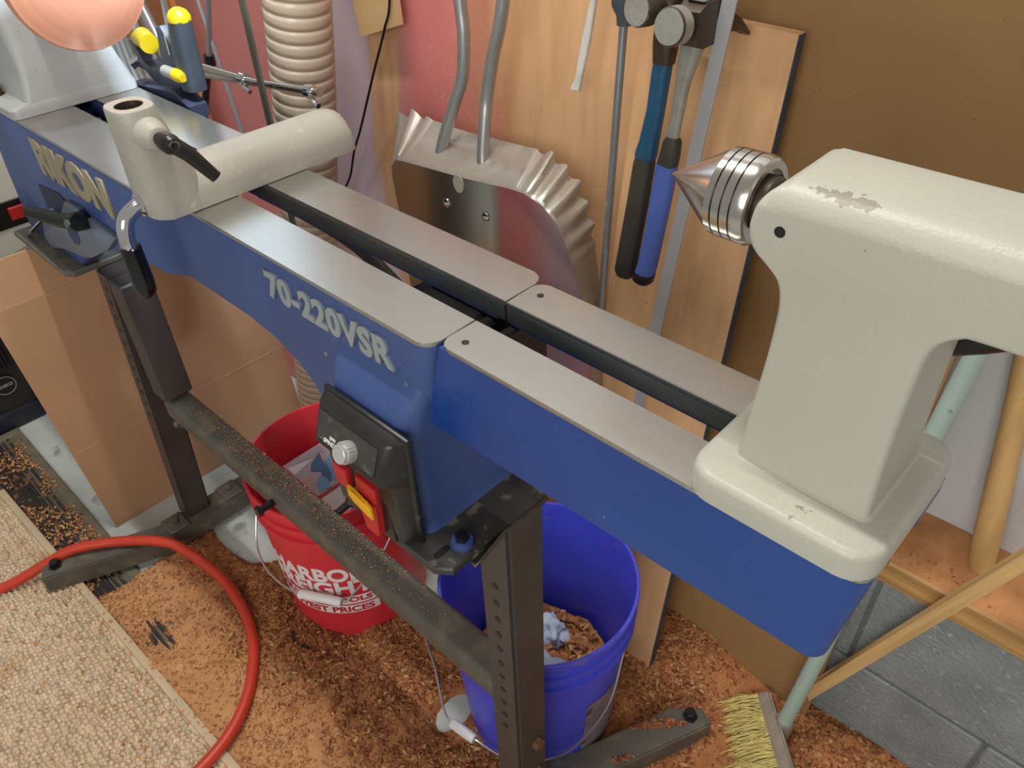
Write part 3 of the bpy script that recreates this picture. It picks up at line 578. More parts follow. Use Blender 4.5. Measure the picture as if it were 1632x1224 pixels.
# ------------------------------------------------------------------ tailstock
ts = thing('tailstock', 'cream cast tailstock standing on the right end of the bed', 'tailstock', (.315, .075, 0.0005))
bm = NB(); rings = []
for z, g in ((.0006, .0), (.017, .0), (.0200, .0008), (.0218, .0024), (.0225, .0048)):
    rings.append([(x, y, z) for x, y in rrect(.247 + g, .375 - g, .0045 + g, .140 - g, .021 - g * .6, 6)])
loft(bm, rings)
def outl(y):
    t = (y - .073) / .039; u = max(0, (abs(t) - .62) / .38); top = .2110 - .003 * t * t - .0125 * (1 - math.sqrt(max(0, 1 - min(1, u) ** 2))); w_ = max(0, (abs(t) - .86) / .14); e = .0045 * (1 - math.sqrt(max(0, 1 - min(1, w_) ** 2)))
    P = [(.268, .0215), (.2705, .06), (.2735, .10), (.2745, .13), (.2735, .146), (.270, .156), (.263, .1625), (.256, .1665), (.2515, .1715), (.2490, .1785), (.2490, .186), (.2515, .196), (.258, .2045), (.266, top), (.34, top), (.42, top), (.50, top), (.50, .165), (.42, .1625), (.375, .1612), (.366, .159), (.359, .153), (.3555, .144), (.3545, .13), (.3540, .10), (.3545, .06), (.356, .0215)]
    out = []
    for i, (x, z) in enumerate(P):
        z = min(z, top - (0 if 13 <= i <= 16 else .002))
        if i < 14: x += e
        if i >= 17: x -= e if i > 20 else 0; z = z + (e if 17 <= i <= 20 else 0)
        if 7 <= i <= 9: z += e * .5
        out.append((x, y, z))
    return [tuple(v) for v in spline(out[:14], 4)] + out[14:17] + [tuple(v) for v in spline(out[17:], 4)]
loft(bm, [outl(.073 + .039 * t) for t in (-1, -.995, -.98, -.955, -.92, -.87, -.82, -.76, -.70, -.62, -.4, 0, .4, .62, .70, .76, .82, .87, .92, .955, .98, .995, 1)])
# fillet between foot and column
loft(bm, [[(x, y, z) for x, y in rrect(.2695 - g, .3555 + g, .0348 - g, .1115 + g, .004 + g)] for z, g in ((.0265, -.003), (.0248, -.001), (.0235, .0012), (.0215, .0040))])
creamX = cream.copy(); creamX.name = 'cream_chipped'; n = creamX.node_tree.nodes; L = creamX.node_tree.links; p_ = n['Principled BSDF']; src = p_.inputs['Base Color'].links[0].from_socket
tc = n.new('ShaderNodeTexCoord'); out = src
for c_, sc_, th in (((-.019, -.030, .2065), (52, 130, 130), .15), ((.012, -.060, .030), (90, 90, 90), .16), ((-.062, -.022, .196), (110, 110, 110), .2)):
    mp = n.new('ShaderNodeMapping'); mp.vector_type = 'TEXTURE'; mp.inputs['Location'].default_value = c_; mp.inputs['Scale'].default_value = tuple(1 / x for x in sc_); L.new(tc.outputs['Object'], mp.inputs[0])
    ln = n.new('ShaderNodeVectorMath'); ln.operation = 'LENGTH'; L.new(mp.outputs[0], ln.inputs[0])
    nz = n.new('ShaderNodeTexNoise'); nz.inputs['Scale'].default_value = 170; L.new(tc.outputs['Object'], nz.inputs[0])
    ma = n.new('ShaderNodeMath'); ma.operation = 'MULTIPLY_ADD'; ma.inputs[1].default_value = -.35; L.new(ln.outputs['Value'], ma.inputs[0]); L.new(nz.outputs['Fac'], ma.inputs[2])
    mr = n.new('ShaderNodeMapRange'); mr.inputs['From Min'].default_value = th + .12; mr.inputs['From Max'].default_value = th + .16; L.new(ma.outputs[0], mr.inputs['Value'])
    mx = n.new('ShaderNodeMix'); mx.data_type = 'RGBA'; L.new(mr.outputs[0], mx.inputs[0]); L.new(out, mx.inputs[6]); mx.inputs[7].default_value = C('#8f8579'); out = mx.outputs[2]
L.new(out, p_.inputs['Base Color'])
body = fin(bm, 'casting', creamX, ts, 48)
bm = NB(); lathe(bm, [(0, .0032), (.0004, .0032), (.0004, .0001)], (.268, .0341, .1850), (0, -1, 0), 14); fin(bm, 'oil_hole', black, ts)
pr = [(0, 0), (.0012, .0012), (.0395, .0265)]; x = .0395
for g in (.0440, .0500, .0560): pr += [(g - .0001, .0270), (g, .0260), (g + .0009, .0260), (g + .0010, .0270)]
pr += [(.0615, .0270), (.0645, .0258), (.0655, .0245), (.0655, .020), (.062, .0195), (.062, 0)]
bm = NB(); lathe(bm, pr, (.173, .075, .1772), (1, 0, 0), 72); lc = fin(bm, 'live_center', turned, ts, 25)
bm = NB()
for g in (.0440, .0500, .0560): lathe(bm, [(g, .0262), (g + .0009, .0262)], (.173, .075, .1772), (1, 0, 0), 64, cap=False)
fin(bm, 'groove', black, lc)
bm = NB(); lathe(bm, [(.060, .0165), (.0700, .0165), (.0715, .015), (.0715, .011), (.082, .011)], (.173, .075, .1772), (1, 0, 0), 40); fin(bm, 'quill', brownsteel, ts)
bm = NB(); tubep(bm, [(.310, .124, .0825), (.362, .125, .1150), (.430, .126, .1580)], [.0105, .0130, .0115], 16); fin(bm, 'spindle_lock_lever', black, ts)
bm = NB(); lathe(bm, [(0, .008), (.010, .008), (.013, .005), (.013, 0)], (.306, .111, .186), (0, 1, .1), 16); fin(bm, 'lock_knob', black, ts)
# ------------------------------------------------------------------ red bucket
def bucket(name, label, cx, cy, rt, rb, m, zt=-.556):
    t = thing(name, label, 'bucket', (cx, cy, FZ)); h = zt - FZ
    pr = [(0.0005, 0), (.0005, rb - .004), (.004, rb), (h * .68, rb + (rt - .006 - rb) * .75)]
    pr += [(h * .80, rt - .008), (h * .803, rt - .002), (h * .82, rt - .002), (h * .823, rt - .007), (h * .88, rt - .006), (h * .883, rt - .001), (h * .90, rt - .001), (h * .903, rt - .006)]
    pr += [(h - .010, rt - .005), (h - .009, rt), (h - .001, rt), (h, rt - .001), (h, rt - .005), (h - .012, rt - .008), (.012, rb - .004), (.008, 0)]
    bm = NB(); lathe(bm, pr, (cx, cy, FZ), (0, 0, 1), 72, cap=False); fin(bm, 'shell', m, t, 30); return t
rbk = bucket('red_bucket', 'red plastic bucket with white store lettering under the lathe', -.51, .147, .150, .132, redB)
def wrap(me, cx, cy, a0, zc, rtop, rbot, off=.0006, zt=-.556):
    # bend flat text (x right, y up) round the bucket wall; right in the picture is increasing angle
    b = bmesh.new(); b.from_mesh(me); 
    bmesh.ops.triangulate(b, faces=b.faces); bmesh.ops.subdivide_edges(b, edges=[e for e in b.edges if e.calc_length() > .012], cuts=2, use_grid_fill=False)
    for v in b.verts:
        z = zc + v.co.y; k = (z - FZ) / (zt - FZ); r = rbot + (rtop - .006 - rbot) * min(k / .68 * .75, 1); a = a0 + v.co.x / r; rr = r + off + v.co.z
        v.co = Vector((cx + rr * math.cos(a), cy + rr * math.sin(a), z))
    b.to_mesh(me); b.free(); return me
def fit(me, w, h):
    xs = [v.co.x for v in me.vertices]; ys = [v.co.y for v in me.vertices]
    me.transform(Matrix.Translation((-(max(xs) + min(xs)) / 2, -(max(ys) + min(ys)) / 2, 0)))
    me.transform(Matrix.Diagonal((w / (max(xs) - min(xs)), h / (max(ys) - min(ys)), 1, 1))); return me
A0 = math.radians(-60)
def band(w, h):
    b = bmesh.new(); n = 24
    for i in range(n): 
        x0 = -w / 2 + w * i / n; x1 = -w / 2 + w * (i + 1) / n
        b.faces.new([b.verts.new((x, y, 0)) for x, y in ((x0, -h / 2), (x1, -h / 2), (x1, h / 2), (x0, h / 2))])
    me = bpy.data.meshes.new('band'); b.to_mesh(me); b.free(); return me
for s, w, h, z, m in (('HARBOR', .188, .037, -.717, whiteP), ('FREIGHT', .198, .038, -.755, whiteP)):
    link('label_print', wrap(fit(text_mesh(s, .05, .0003, .0018), w, h), -.51, .147, A0, z, .150, .132), m, rbk)
for s, w, z in (('QUALITY TOOLS', .185, -.793), ('LOWEST PRICES', .185, -.820)):
    link('label_band', wrap(band(.205, .023), -.51, .147, A0, z, .150, .132, .0005), whiteP, rbk)
    link('label_print', wrap(fit(text_mesh(s, .02, .0002, .0006), w, .0165), -.51, .147, A0, z, .150, .132, .0011), redP, rbk)
def bail(t, cx, cy, pa, pb, mid, grip):
    pts = spline([pa] + mid + [pb], 6); bm = NB(); tubep(bm, pts, .0019, 8); bl = fin(bm, 'bail_wire', wire, t)
    bm = NB(); g0, g1 = Vector(grip[0]), Vector(grip[1]); tubep(bm, [g0, g0.lerp(g1, .05), g0.lerp(g1, .95), g1], [.0075, .0085, .0085, .0075], 16); fin(bm, 'bail_grip', whiteP, bl)
bail(rbk, -.51, .147, (-.640, .075, -.625), (-.385, .190, -.600), [(-.652, .066, -.66), (-.615, .014, -.74), (-.570, -.006, -.765), (-.515, -.008, -.772), (-.458, .002, -.764), (-.390, .040, -.764), (-.376, .060, -.745), (-.354, .10, -.69), (-.352, .15, -.63)], ((-.462, .000, -.764), (-.390, .040, -.764)))
gb = thing('glove_box', 'white printed carton with blue gloves picture standing in the red bucket', 'box', (-.505, .155, -.905))
bm = NB(); box(bm, (-.612, .099, -.905), (-.430, .207, -.620), .002, 1); fin(bm, 'carton', whiteP, gb)
def flat(pts, z, name, m):
    b = NB(); prism(b, pts, 'z', z - .0002, z + .0002); fin(b, name, m, gb, 0)
Z0 = -.6194
flat([(-.611, .100), (-.498, .100), (-.498, .206), (-.611, .206)], Z0, 'print_picture', greyprint)
flat([(-.600, .104), (-.585, .150), (-.575, .104)], Z0 + .0004, 'print_highlight', whiteP)
flat([(-.560, .160), (-.548, .148), (-.535, .150), (-.520, .140), (-.505, .146), (-.500, .180), (-.520, .190), (-.545, .190), (-.575, .200), (-.585, .192), (-.570, .178)], Z0 + .0005, 'print_glove', glove)
flat([(-.575, .140), (-.560, .128), (-.545, .140), (-.525, .132), (-.510, .138), (-.525, .150), (-.550, .158), (-.568, .160), (-.590, .168)], Z0 + .0010, 'print_glove', gloveD)
flat([(-.530, .120), (-.505, .108), (-.500, .130), (-.520, .138), (-.538, .134)], Z0 + .0012, 'print_glove', glove)
flat([(-.545, .195), (-.515, .175), (-.499, .18), (-.499, .205), (-.545, .205)], Z0 + .0012, 'print_glove', gloveD)
flat([(-.560, .101), (-.535, .103), (-.530, .118), (-.548, .124)], Z0 + .0006, 'print_hand', mat('skin_print', '#cfa79c', .6))
flat([(-.498, .0995), (-.491, .0995), (-.491, .2065), (-.498, .2065)], Z0 + .0008, 'print_stripe', redP)
flat([(-.612, .0985), (-.430, .0985), (-.430, .1005), (-.612, .1005)], Z0 + .0008, 'print_stripe', redP)
# ------------------------------------------------------------------ blue bucket
bb = bucket('blue_bucket', 'scuffed blue plastic bucket holding rags behind the right leg', -.062, .197, .149, .122, blueB)
bail(bb, -.062, .197, (-.190, .110, -.625), (.080, .225, -.625), [(-.205, .080, -.70), (-.180, .070, -.78), (-.145, .050, -.835), (-.122, .046, -.848), (-.075, .052, -.848), (-.01, .070, -.850), (.06, .11, -.80), (.092, .17, -.71)], ((-.122, .046, -.848), (-.075, .052, -.848)))
bm = NB(); link('label_scuff', wrap(band(.10, .17), -.062, .197, math.radians(5), -.80, .149, .122, .0005), mat('scuffed_label', '#7d6d76', .6, var=.2, vs=30, spots=[('#3d2c22', 40, .6, .1)]), bb); bm.free()
NXr = 40; rr = []
V = []; F = []
for i in range(NXr + 1):
    for j in range(NXr + 1):
        u = -1 + 2 * i / NXr; v = -1 + 2 * j / NXr; R_ = .116; x = u * math.sqrt(1 - v * v / 2) * R_; y = v * math.sqrt(1 - u * u / 2) * R_
        z = -.790 + .02 * mnoise.noise(Vector((x * 18, y * 18, 7))) + .006 * mnoise.noise(Vector((x * 60, y * 60, 1))); V.append((-.062 + x, .197 + y, z))
for i in range(NXr):
    for j in range(NXr):
        a = i * (NXr + 1) + j; F.append((a, a + NXr + 1, a + NXr + 2, a + 1))
stuff('bucket_shavings', np.array(V), np.array(F), dustm, None, label='orange shavings filling the bottom of the blue bucket', cat='shavings')
chips('bucket_chips', [(-.062 + .11 * math.sqrt(random.random()) * math.cos(a), .197 + .11 * math.sqrt(random.random()) * math.sin(a), -.777) for a in [random.uniform(0, 2 * PI) for _ in range(500)]], None, .013, [chipA, chipC, chipB], None, 'loose curled shavings on top inside the blue bucket', 'shavings')
def rag(cx, cy, cz, r, seed, label):
    b = NB(); bmesh.ops.create_icosphere(b, subdivisions=4, radius=1)
    for v in b.verts:
        d = v.co.copy(); f = 1 + .55 * mnoise.noise(d * 1.6 + Vector((seed, 0, 0))) + .16 * mnoise.noise(d * 3.6 + Vector((0, seed, 0)))
        v.co = Vector((cx + d.x * r[0] * f, cy + d.y * r[1] * f, cz + d.z * r[2] * f))
    tag(fin(b, 'crumpled_rag', ragm, None, 60), label, 'rag', 'rags in the blue bucket')
rag(-.03, .185, -.775, (.062, .026, .030), 3.1, 'larger crumpled pale blue rag near the front of the blue bucket')
rag(.030, .225, -.765, (.020, .018, .028), 8.4, 'small pale rag peaking at the right inside the blue bucket')
rag(-.085, .250, -.775, (.030, .024, .026), 5.4, 'pale grey rag at the back inside the blue bucket')
bm = NB(); r = []
for k in range(9):
    a = math.radians(-60 + 15 * k); c_ = Vector((-.425 - .0 + .030 * math.sin(a) - .04, -.035 + .02 * (1 - math.cos(a)), -.898))
    r.append([c_ + Vector(v) for v in ((-.001, 0, 0), (.001, .003, 0), (.001, .003, .018), (-.001, 0, .018))])
loft(bm, r); tag(fin(bm, 'plastic_shard', mat('shard_black', '#202326', .25)), 'small curved black plastic shard lying in the sawdust before the red bucket', 'scrap')
# ------------------------------------------------------------------ red hose on the floor
hp = [(-1.12, -.48, -.897), (-1.03, -.372, -.893), (-.990, -.285, -.865), (-.962, -.225, -.8445), (-.910, -.152, -.8445), (-.838, -.09, -.8445), (-.79, -.068, -.860), (-.70, -.050, -.884), (-.60, -.062, -.884), (-.525, -.088, -.884), (-.465, -.130, -.886), (-.425, -.175, -.888), (-.400, -.225, -.889), (-.388, -.285, -.889), (-.39, -.36, -.889), (-.41, -.45, -.889)]
bm = NB(); tubep(bm, spline(hp, 10), .0105, 18); tag(fin(bm, 'air_hose', hosem), 'red rubber air hose looping over the stand foot and carpet', 'hose')
# ------------------------------------------------------------------ cardboard
cb2 = thing('cardboard_sheet', 'large upright creased brown cardboard sheet behind the left stand leg', 'cardboard', (-1.035, .1, FZ))
for za, zb, dx in ((FZ, -.693, 0), (-.691, -.345, .001), (-.343, -.262, -.012)):
    bm = NB(); A = [(-1.035, -.128, za), (-1.035, .370, za), (-1.035 + dx, .362, zb), (-1.035 + dx, -.128 - .04 * (zb - FZ), zb)]
    A[0] = (-1.035, -.128 - .04 * (za - FZ), za); loft(bm, [A, [(x - .006, y, z) for x, y, z in A]]); fin(bm, 'panel', card, cb2)
crm = mat('crease_board', '#bb9872', .8, var=.04)
bm = NB(); box(bm, (-1.0362, -.135, -.6935), (-1.0345, .366, -.6905)); fin(bm, 'crease', crm, cb2)
bm = NB(); box(bm, (-1.0362, -.15, -.3455), (-1.0340, .364, -.3425)); fin(bm, 'crease', crm, cb2)
# ------------------------------------------------------------------ dust hose
def duct():
    t = thing('dust_hose', 'tan ribbed dust collection hose hanging behind the bed', 'hose', (-.86, .38, FZ))
    axis = spline([(-.655, .375, .36), (-.695, .372, .12), (-.745, .372, -.10), (-.815, .372, -.34), (-.872, .372, -.56), (-.915, .372, -.76), (-.93, .372, -.90)], 4)
    # resample by length, radius follows the helix ridges
    P = []; L = 0
    for a, b_ in zip(axis, axis[1:]):
        k = max(2, int((b_ - a).length / .0022))
        for i in range(k): P.append(a.lerp(b_, i / k))
    d = 0; rs = []; prev = P[0]
    for p in P:
        d += (p - prev).length; prev = p; ph = (d % .0200) / .0200; rs.append(.0525 - .0034 * (abs(ph - .5) * 2) ** 4)
    bm = NB(); tubep(bm, P, rs, 36); fin(bm, 'ribbed_wall', ribm, t, 60)
    return t
duct()
# ------------------------------------------------------------------ aluminium shovel
sh = thing('scoop_shovel', 'aluminium scoop shovel with pleated shoulders hanging behind the bed', 'shovel', (-.35, .42, -.5))
def resample(pts, n):
    P = [Vector(p) for p in pts]; Ls = [0]
    for a, b_ in zip(P, P[1:]): Ls.append(Ls[-1] + (b_ - a).length)
    out = []
    for i in range(n):
        s = Ls[-1] * i / (n - 1); k = 0
        while k < len(Ls) - 2 and Ls[k + 1] < s: k += 1
        out.append(P[k].lerp(P[k + 1], (s - Ls[k]) / max(1e-9, Ls[k + 1] - Ls[k])))
    return out
segs = [([(-.524, -.45), (-.531, -.190), (-.537, -.135)], [(-.60, -.45), (-.612, -.20), (-.606, -.105)], 8, 0),
        ([(-.537, -.135), (-.535, -.113), (-.522, -.099), (-.500, -.0965)], [(-.606, -.105), (-.592, -.066), (-.552, -.050), (-.505, -.0535)], 29, 3.5),
        ([(-.500, -.0965), (-.367, -.086), (-.275, -.0755)], [(-.505, -.0535), (-.428, -.0535), (-.300, -.0455)], 16, 0),
        ([(-.275, -.0755), (-.250, -.0745), (-.216, -.082), (-.190, -.101), (-.171, -.132), (-.160, -.158)], [(-.300, -.0455), (-.258, -.0455), (-.213, -.070), (-.190, -.112), (-.182, -.140), (-.178, -.165)], 57, 6.5),
        ([(-.160, -.158), (-.142, -.205), (-.125, -.30), (-.115, -.45)], [(-.178, -.165), (-.160, -.25), (-.147, -.34), (-.140, -.45)], 8, 0)]
fo, ro = [], []
for a, b_, n_, w_ in segs:
    A = resample([(x, 0, z) for x, z in a], n_); B = resample([(x, 0, z) for x, z in b_], n_)
    for i in range(n_):
        s = i / (n_ - 1); zz = 0
        if w_:
            tri = math.sin(2 * PI * s * w_); zz = .0062 * tri * min(1, 6 * s, 6 * (1 - s) + .15)
        c_ = Vector((-.37, 0, -.26)); dr = (B[i] - c_).normalized(); fo.append(A[i]); ro.append((B[i] + dr * zz, zz))
bm = NB(); yf, yb = .385, .455
R0 = [bm.verts.new((p.x, yf, p.z)) for p in fo]; R1 = [bm.verts.new((p.x * .97 + r[0].x * .03, yf + .004, p.z * .9 + r[0].z * .1 + .001)) for p, r in zip(fo, ro)]
R2 = [bm.verts.new((p.x * .5 + r[0].x * .5, yf + .036, p.z * .5 + r[0].z * .5 + .0)) for p, r in zip(fo, ro)]; R3 = [bm.verts.new((r[0].x, yb, r[0].z)) for r in ro]
for Ra, Rb in ((R0, R1), (R1, R2), (R2, R3)):
    for i in range(len(Ra) - 1): bm.faces.new((Ra[i], Ra[i + 1], Rb[i + 1], Rb[i]))
bmesh.ops.solidify(bm, geom=bm.faces[:], thickness=.0012); fin(bm, 'pleated_rim', alum, sh, 30)
bm = NB(); vs = [bm.verts.new((p.x, yf, p.z)) for p in fo]; f = bm.faces.new(vs); vs2 = [bm.verts.new((p.x, yf + .0015, p.z)) for p in fo]; bm.faces.new(vs2[::-1])
fm = alumF.copy(); fm.name = 'aluminium_overspray'; n = fm.node_tree.nodes; L = fm.node_tree.links; p_ = n['Principled BSDF']; src = p_.inputs['Base Color'].links[0].from_socket
tc = n.new('ShaderNodeTexCoord'); sp = n.new('ShaderNodeSeparateXYZ'); L.new(tc.outputs['Object'], sp.inputs[0]); mr = n.new('ShaderNodeMapRange'); mr.inputs['From Min'].default_value = .035; mr.inputs['From Max'].default_value = .235; L.new(sp.outputs['X'], mr.inputs['Value'])
cr = n.new('ShaderNodeValToRGB'); e = cr.color_ramp.elements; e[0].position = 0; e[0].color = (0, 0, 0, 0); e[1].position = 1; e[1].color = C('#a8626a')
for p__, h, a in ((.10, '#a5474d', .85), (.35, '#ad5d62', .9), (.60, '#a58794', .9), (.85, '#a08a99', .9)):
    q = e.new(p__); q.color = C(h)[:3] + (a,)
mx = n.new('ShaderNodeMix'); mx.data_type = 'RGBA'; L.new(mr.outputs[0], cr.inputs[0]); L.new(cr.outputs[1], mx.inputs[0]); L.new(src, mx.inputs[6]); L.new(cr.outputs[0], mx.inputs[7]); L.new(mx.outputs[2], p_.inputs['Base Color'])
m1 = n.new('ShaderNodeMath'); m1.operation = 'MULTIPLY_ADD'; m1.inputs[1].default_value = -.7; m1.inputs[2].default_value = .95; L.new(cr.outputs[1], m1.inputs[0]); L.new(m1.outputs[0], p_.inputs['Metallic'])
fin(bm, 'blade_face', fm, sh)
for p in ((-.409, .3848, -.137), (-.326, .3848, -.134)):
    bm = NB(); lathe(bm, [(0, .0075), (.002, .007), (.004, .004), (.0045, 0)], p, (0, -1, 0), 16); fin(bm, 'rivet', chrome, sh)
bm = NB(); prism(bm, [(-.379 + .011 * math.cos(a), -.098 + .014 * math.sin(a)) for a in np.linspace(0, 2 * PI, 25)[:-1]], 'y', .3838, .3849); fin(bm, 'badge', alum, sh)
bm = NB(); tubep(bm, spline([(-.452, .418, -.082), (-.446, .424, -.055), (-.428, .436, .0), (-.416, .442, .035), (-.412, .446, .09), (-.417, .448, .14), (-.424, .45, .30)], 6), .0092, 20); fin(bm, 'handle_tube', tubeG, sh)
bm = NB(); tubep(bm, spline([(-.360, .418, -.080), (-.364, .424, -.055), (-.366, .434, -.01), (-.366, .440, .018), (-.356, .445, .07), (-.336, .448, .14), (-.31, .45, .30)], 6), .0092, 20); fin(bm, 'handle_tube', tubeG, sh)
# ------------------------------------------------------------------ hanging tools
def tool(name, label, cat, loc): return thing(name, label, cat, loc, 'hammers hanging on the plank' if cat == 'hammer' else None)
h1 = tool('claw_hammer', 'hammer with dark blue neck and black grip hanging on the plank', 'hammer', (-.1, .44, -.02))
bm = NB(); lathe(bm, [(0, .0), (0, .0160), (.003, .0175), (.018, .0175), (.023, .0128), (.036, .0115), (.040, .0150), (.070, .0140)], (-.0735, .372, .182), (.10, 1, -.10), 28)
loft(bm, [[(-.078, .436, .160), (-.056, .436, .160), (-.056, .436, .190), (-.078, .436, .190)], [(-.080, .470, .156), (-.054, .470, .156), (-.054, .470, .166), (-.080, .470, .166)], [(-.080, .482, .140), (-.054, .482, .140), (-.054, .483, .144), (-.080, .483, .144)]]); fin(bm, 'head', brownsteel, h1)
bm = NB(); lathe(bm, [(-.0004, .0), (-.0004, .0158), (.002, .0170)], (-.0735, .372, .182), (.10, 1, -.10), 28); fin(bm, 'striking_face', oldsteel, h1)
def hnd(pts, ra, rb_, m, name, par, e=2.6):
    rings = []
    for p, a, b_ in zip(pts, ra, rb_): rings.append(sup(p[0], p[1], a, b_, p[2], e, 20))
    bm = NB(); loft(bm, rings); return fin(bm, name, m, par, 50)
def sh_(P_, dx, dy, dz): return [(a + dx, b_ + dy, c_ + dz) for a, b_, c_ in P_]
q = (.012, -.018, .007)
hnd(sh_([(-.076, .440, .180), (-.079, .440, .134), (-.080, .440, .112)], *q), [.0135, .0135, .0120], [.014, .0135, .010], brownsteel, 'eye_socket', h1)
hnd(sh_([(-.080, .440, .116), (-.0815, .440, .105), (-.085, .440, .06), (-.090, .439, .022), (-.0925, .438, .006), (-.093, .438, .001)], *q), [.0105, .0110, .0105, .0118, .0135, .0125], [.008, .009, .009, .010, .011, .010], hblue, 'neck', h1)
hnd(sh_([(-.093, .438, .003), (-.094, .438, -.006), (-.098, .436, -.06), (-.104, .434, -.12), (-.107, .432, -.155), (-.1075, .432, -.163)], *q), [.0115, .0130, .0135, .0138, .0142, .011], [.010, .011, .0115, .012, .012, .009], gripblack, 'grip', h1)
h2 = tool('framing_hammer', 'hammer with bare steel shank and bright blue grip hanging on the plank', 'hammer', (-.06, .44, -.02))
ax = (.0, 1, -.10)
bm = NB(); lathe(bm, [(0, 0), (0, .0170), (.0025, .0185), (.016, .0185), (.022, .0130), (.034, .0118)], (-.029, .366, .1730), ax, 32)
loft(bm, [[(-.040, .396, .150), (-.014, .396, .150), (-.014, .396, .182), (-.040, .396, .182)], [(-.040, .406, .146), (-.012, .406, .146), (-.012, .408, .190), (-.040, .408, .190)], [(-.038, .428, .148), (-.010, .428, .148), (-.010, .428, .190), (-.038, .428, .190)], [(-.036, .445, .156), (-.008, .445, .156), (-.008, .445, .176), (-.036, .445, .176)]])
for sx in (-1, 1):
    x0 = -.021 + sx * .0085
    loft(bm, [[(x0 - .0072, .444, .156), (x0 + .0072, .444, .156), (x0 + .0072, .444, .176), (x0 - .0072, .444, .176)], [(x0 - .0068 + sx * .003, .462, .154), (x0 + .0068 + sx * .003, .462, .154), (x0 + .0068 + sx * .003, .462, .165), (x0 - .0068 + sx * .003, .462, .165)], [(x0 - .006 + sx * .006, .478, .146), (x0 + .006 + sx * .006, .478, .146), (x0 + .006 + sx * .006, .479, .149), (x0 - .006 + sx * .006, .479, .149)]])
fin(bm, 'head', brownsteel, h2, 40)
bm = NB(); lathe(bm, [(-.0004, 0), (-.0004, .0168), (.0025, .0180), (.0026, .0187), (.0165, .0187)], (-.029, .366, .1730), ax, 32); box(bm, (-.036, .404, .1895), (-.014, .430, .1935), .003, 2); fin(bm, 'striking_face', oldsteel, h2)
q = (.013, -.020, .008)
hnd(sh_([(-.040, .438, .155), (-.047, .437, .120), (-.051, .437, .095), (-.054, .437, .06), (-.057, .437, .034), (-.058, .437, .022)], *q), [.014, .0110, .0078, .0068, .0075, .0075], [.013, .009, .007, .006, .006, .006], oldsteel, 'shank', h2)
hnd(sh_([(-.0565, .437, .036), (-.057, .437, .030), (-.059, .437, .012), (-.061, .437, .000)], *q), [.007, .0105, .0118, .0122], [.007, .009, .0105, .0105], gripblack, 'grip_collar', h2)
hnd(sh_([(-.061, .437, .003), (-.063, .436, -.03), (-.067, .434, -.08), (-.073, .432, -.135), (-.0755, .431, -.147)], *q), [.0125, .0130, .0122, .0125, .0130], [.0105, .011, .0105, .011, .011], gripblue, 'grip', h2)
hnd(sh_([(-.0750, .431, -.1455), (-.077, .4305, -.157), (-.0775, .430, -.161)], *q), [.0136, .0136, .010], [.0115, .0115, .008], black, 'end_cap', h2)
rd = tool('steel_rod', 'long thin grey steel rod with rubber knob hanging left of the hammers', 'rod', (-.14, .43, -.2))
bm = NB(); tubep(bm, [(-.141, .445, .15), (-.144, .420, -.45)], .0050, 14); fin(bm, 'shaft', mat('rod_grey', '#969a9c', .35, .7, var=.08), rd)
bm = NB(); lathe(bm, [(0, .0085), (.010, .0095), (.020, .0155), (.034, .0175), (.06, .0170), (.09, .015), (.10, .010)], (-.141, .445, .142), (0, 0.04, 1), 24); fin(bm, 'rubber_knob', mat('slate_rubber', '#4c565a', .5, var=.1), rd)
bm = NB(); A = [(-.018, .452, .26), (-.002, .452, .26), (-.069, .400, -.56), (-.086, .400, -.56)]
yr = lambda z: .424 + .058 * (z - .15)
A = [(-.0085 + .083 * (z - .19), yr(z), z) for z in (.30, -.60)]
loft(bm, [[(A[0][0], A[0][1], A[0][2]), (A[0][0] + .0165, A[0][1], A[0][2]), (A[0][0] + .0165, A[0][1] + .002, A[0][2]), (A[0][0], A[0][1] + .002, A[0][2])], [(A[1][0], A[1][1], A[1][2]), (A[1][0] + .0165, A[1][1], A[1][2]), (A[1][0] + .0165, A[1][1] + .002, A[1][2]), (A[1][0], A[1][1] + .002, A[1][2])]])
tag(fin(bm, 'straightedge', mat('matte_aluminium', '#a7a7a9', .5, .3, var=.03)), 'long flat grey aluminium straightedge leaning against the plank', 'ruler')
bm = NB(); pts = [(-.205, .47, .25), (-.205, .47, .157), (-.214, .469, .11), (-.224, .468, .062), (-.2285, .467, .045)]
rings = [[(p[0] + a * w_, p[1] + b_ * .003, p[2]) for a, b_ in ((-1, -1), (1, -1), (1, 1), (-1, 1))] for p, w_ in zip(pts, (.005, .0042, .0062, .0052, .0078))]
loft(bm, rings); bmesh.ops.bevel(bm, geom=bm.edges[:], offset=.0012, segments=1, affect='EDGES'); tag(fin(bm, 'paint_stick', mat('white_grime', '#d3cfc6', .5, var=.14, vs=40)), 'slim whitish flat bar hanging between shovel and hammers', 'bar')
# scrap card and cord
bm = NB(); A = [(-.722, .497, .027), (-.612, .497, .062), (-.628, .503, .22), (-.765, .503, .22)]
loft(bm, [A, [(x, y + .006, z) for x, y, z in A]]); tag(fin(bm, 'board_scrap', mat('tan_scrap', '#c9a676', .75, var=.08, vs=12)), 'tilted tan board scrap hanging on the red stained plywood', 'scrap')
bm = NB(); tubep(bm, spline([(-.61, .49, .21), (-.622, .489, .098), (-.642, .488, .055), (-.655, .487, .030), (-.690, .486, -.03), (-.745, .484, -.13), (-.775, .482, -.18), (-.80, .481, -.235), (-.83, .480, -.275)], 6), .0022, 8); tag(fin(bm, 'black_cord', black), 'thin black cord hanging down the stained plywood', 'cord')
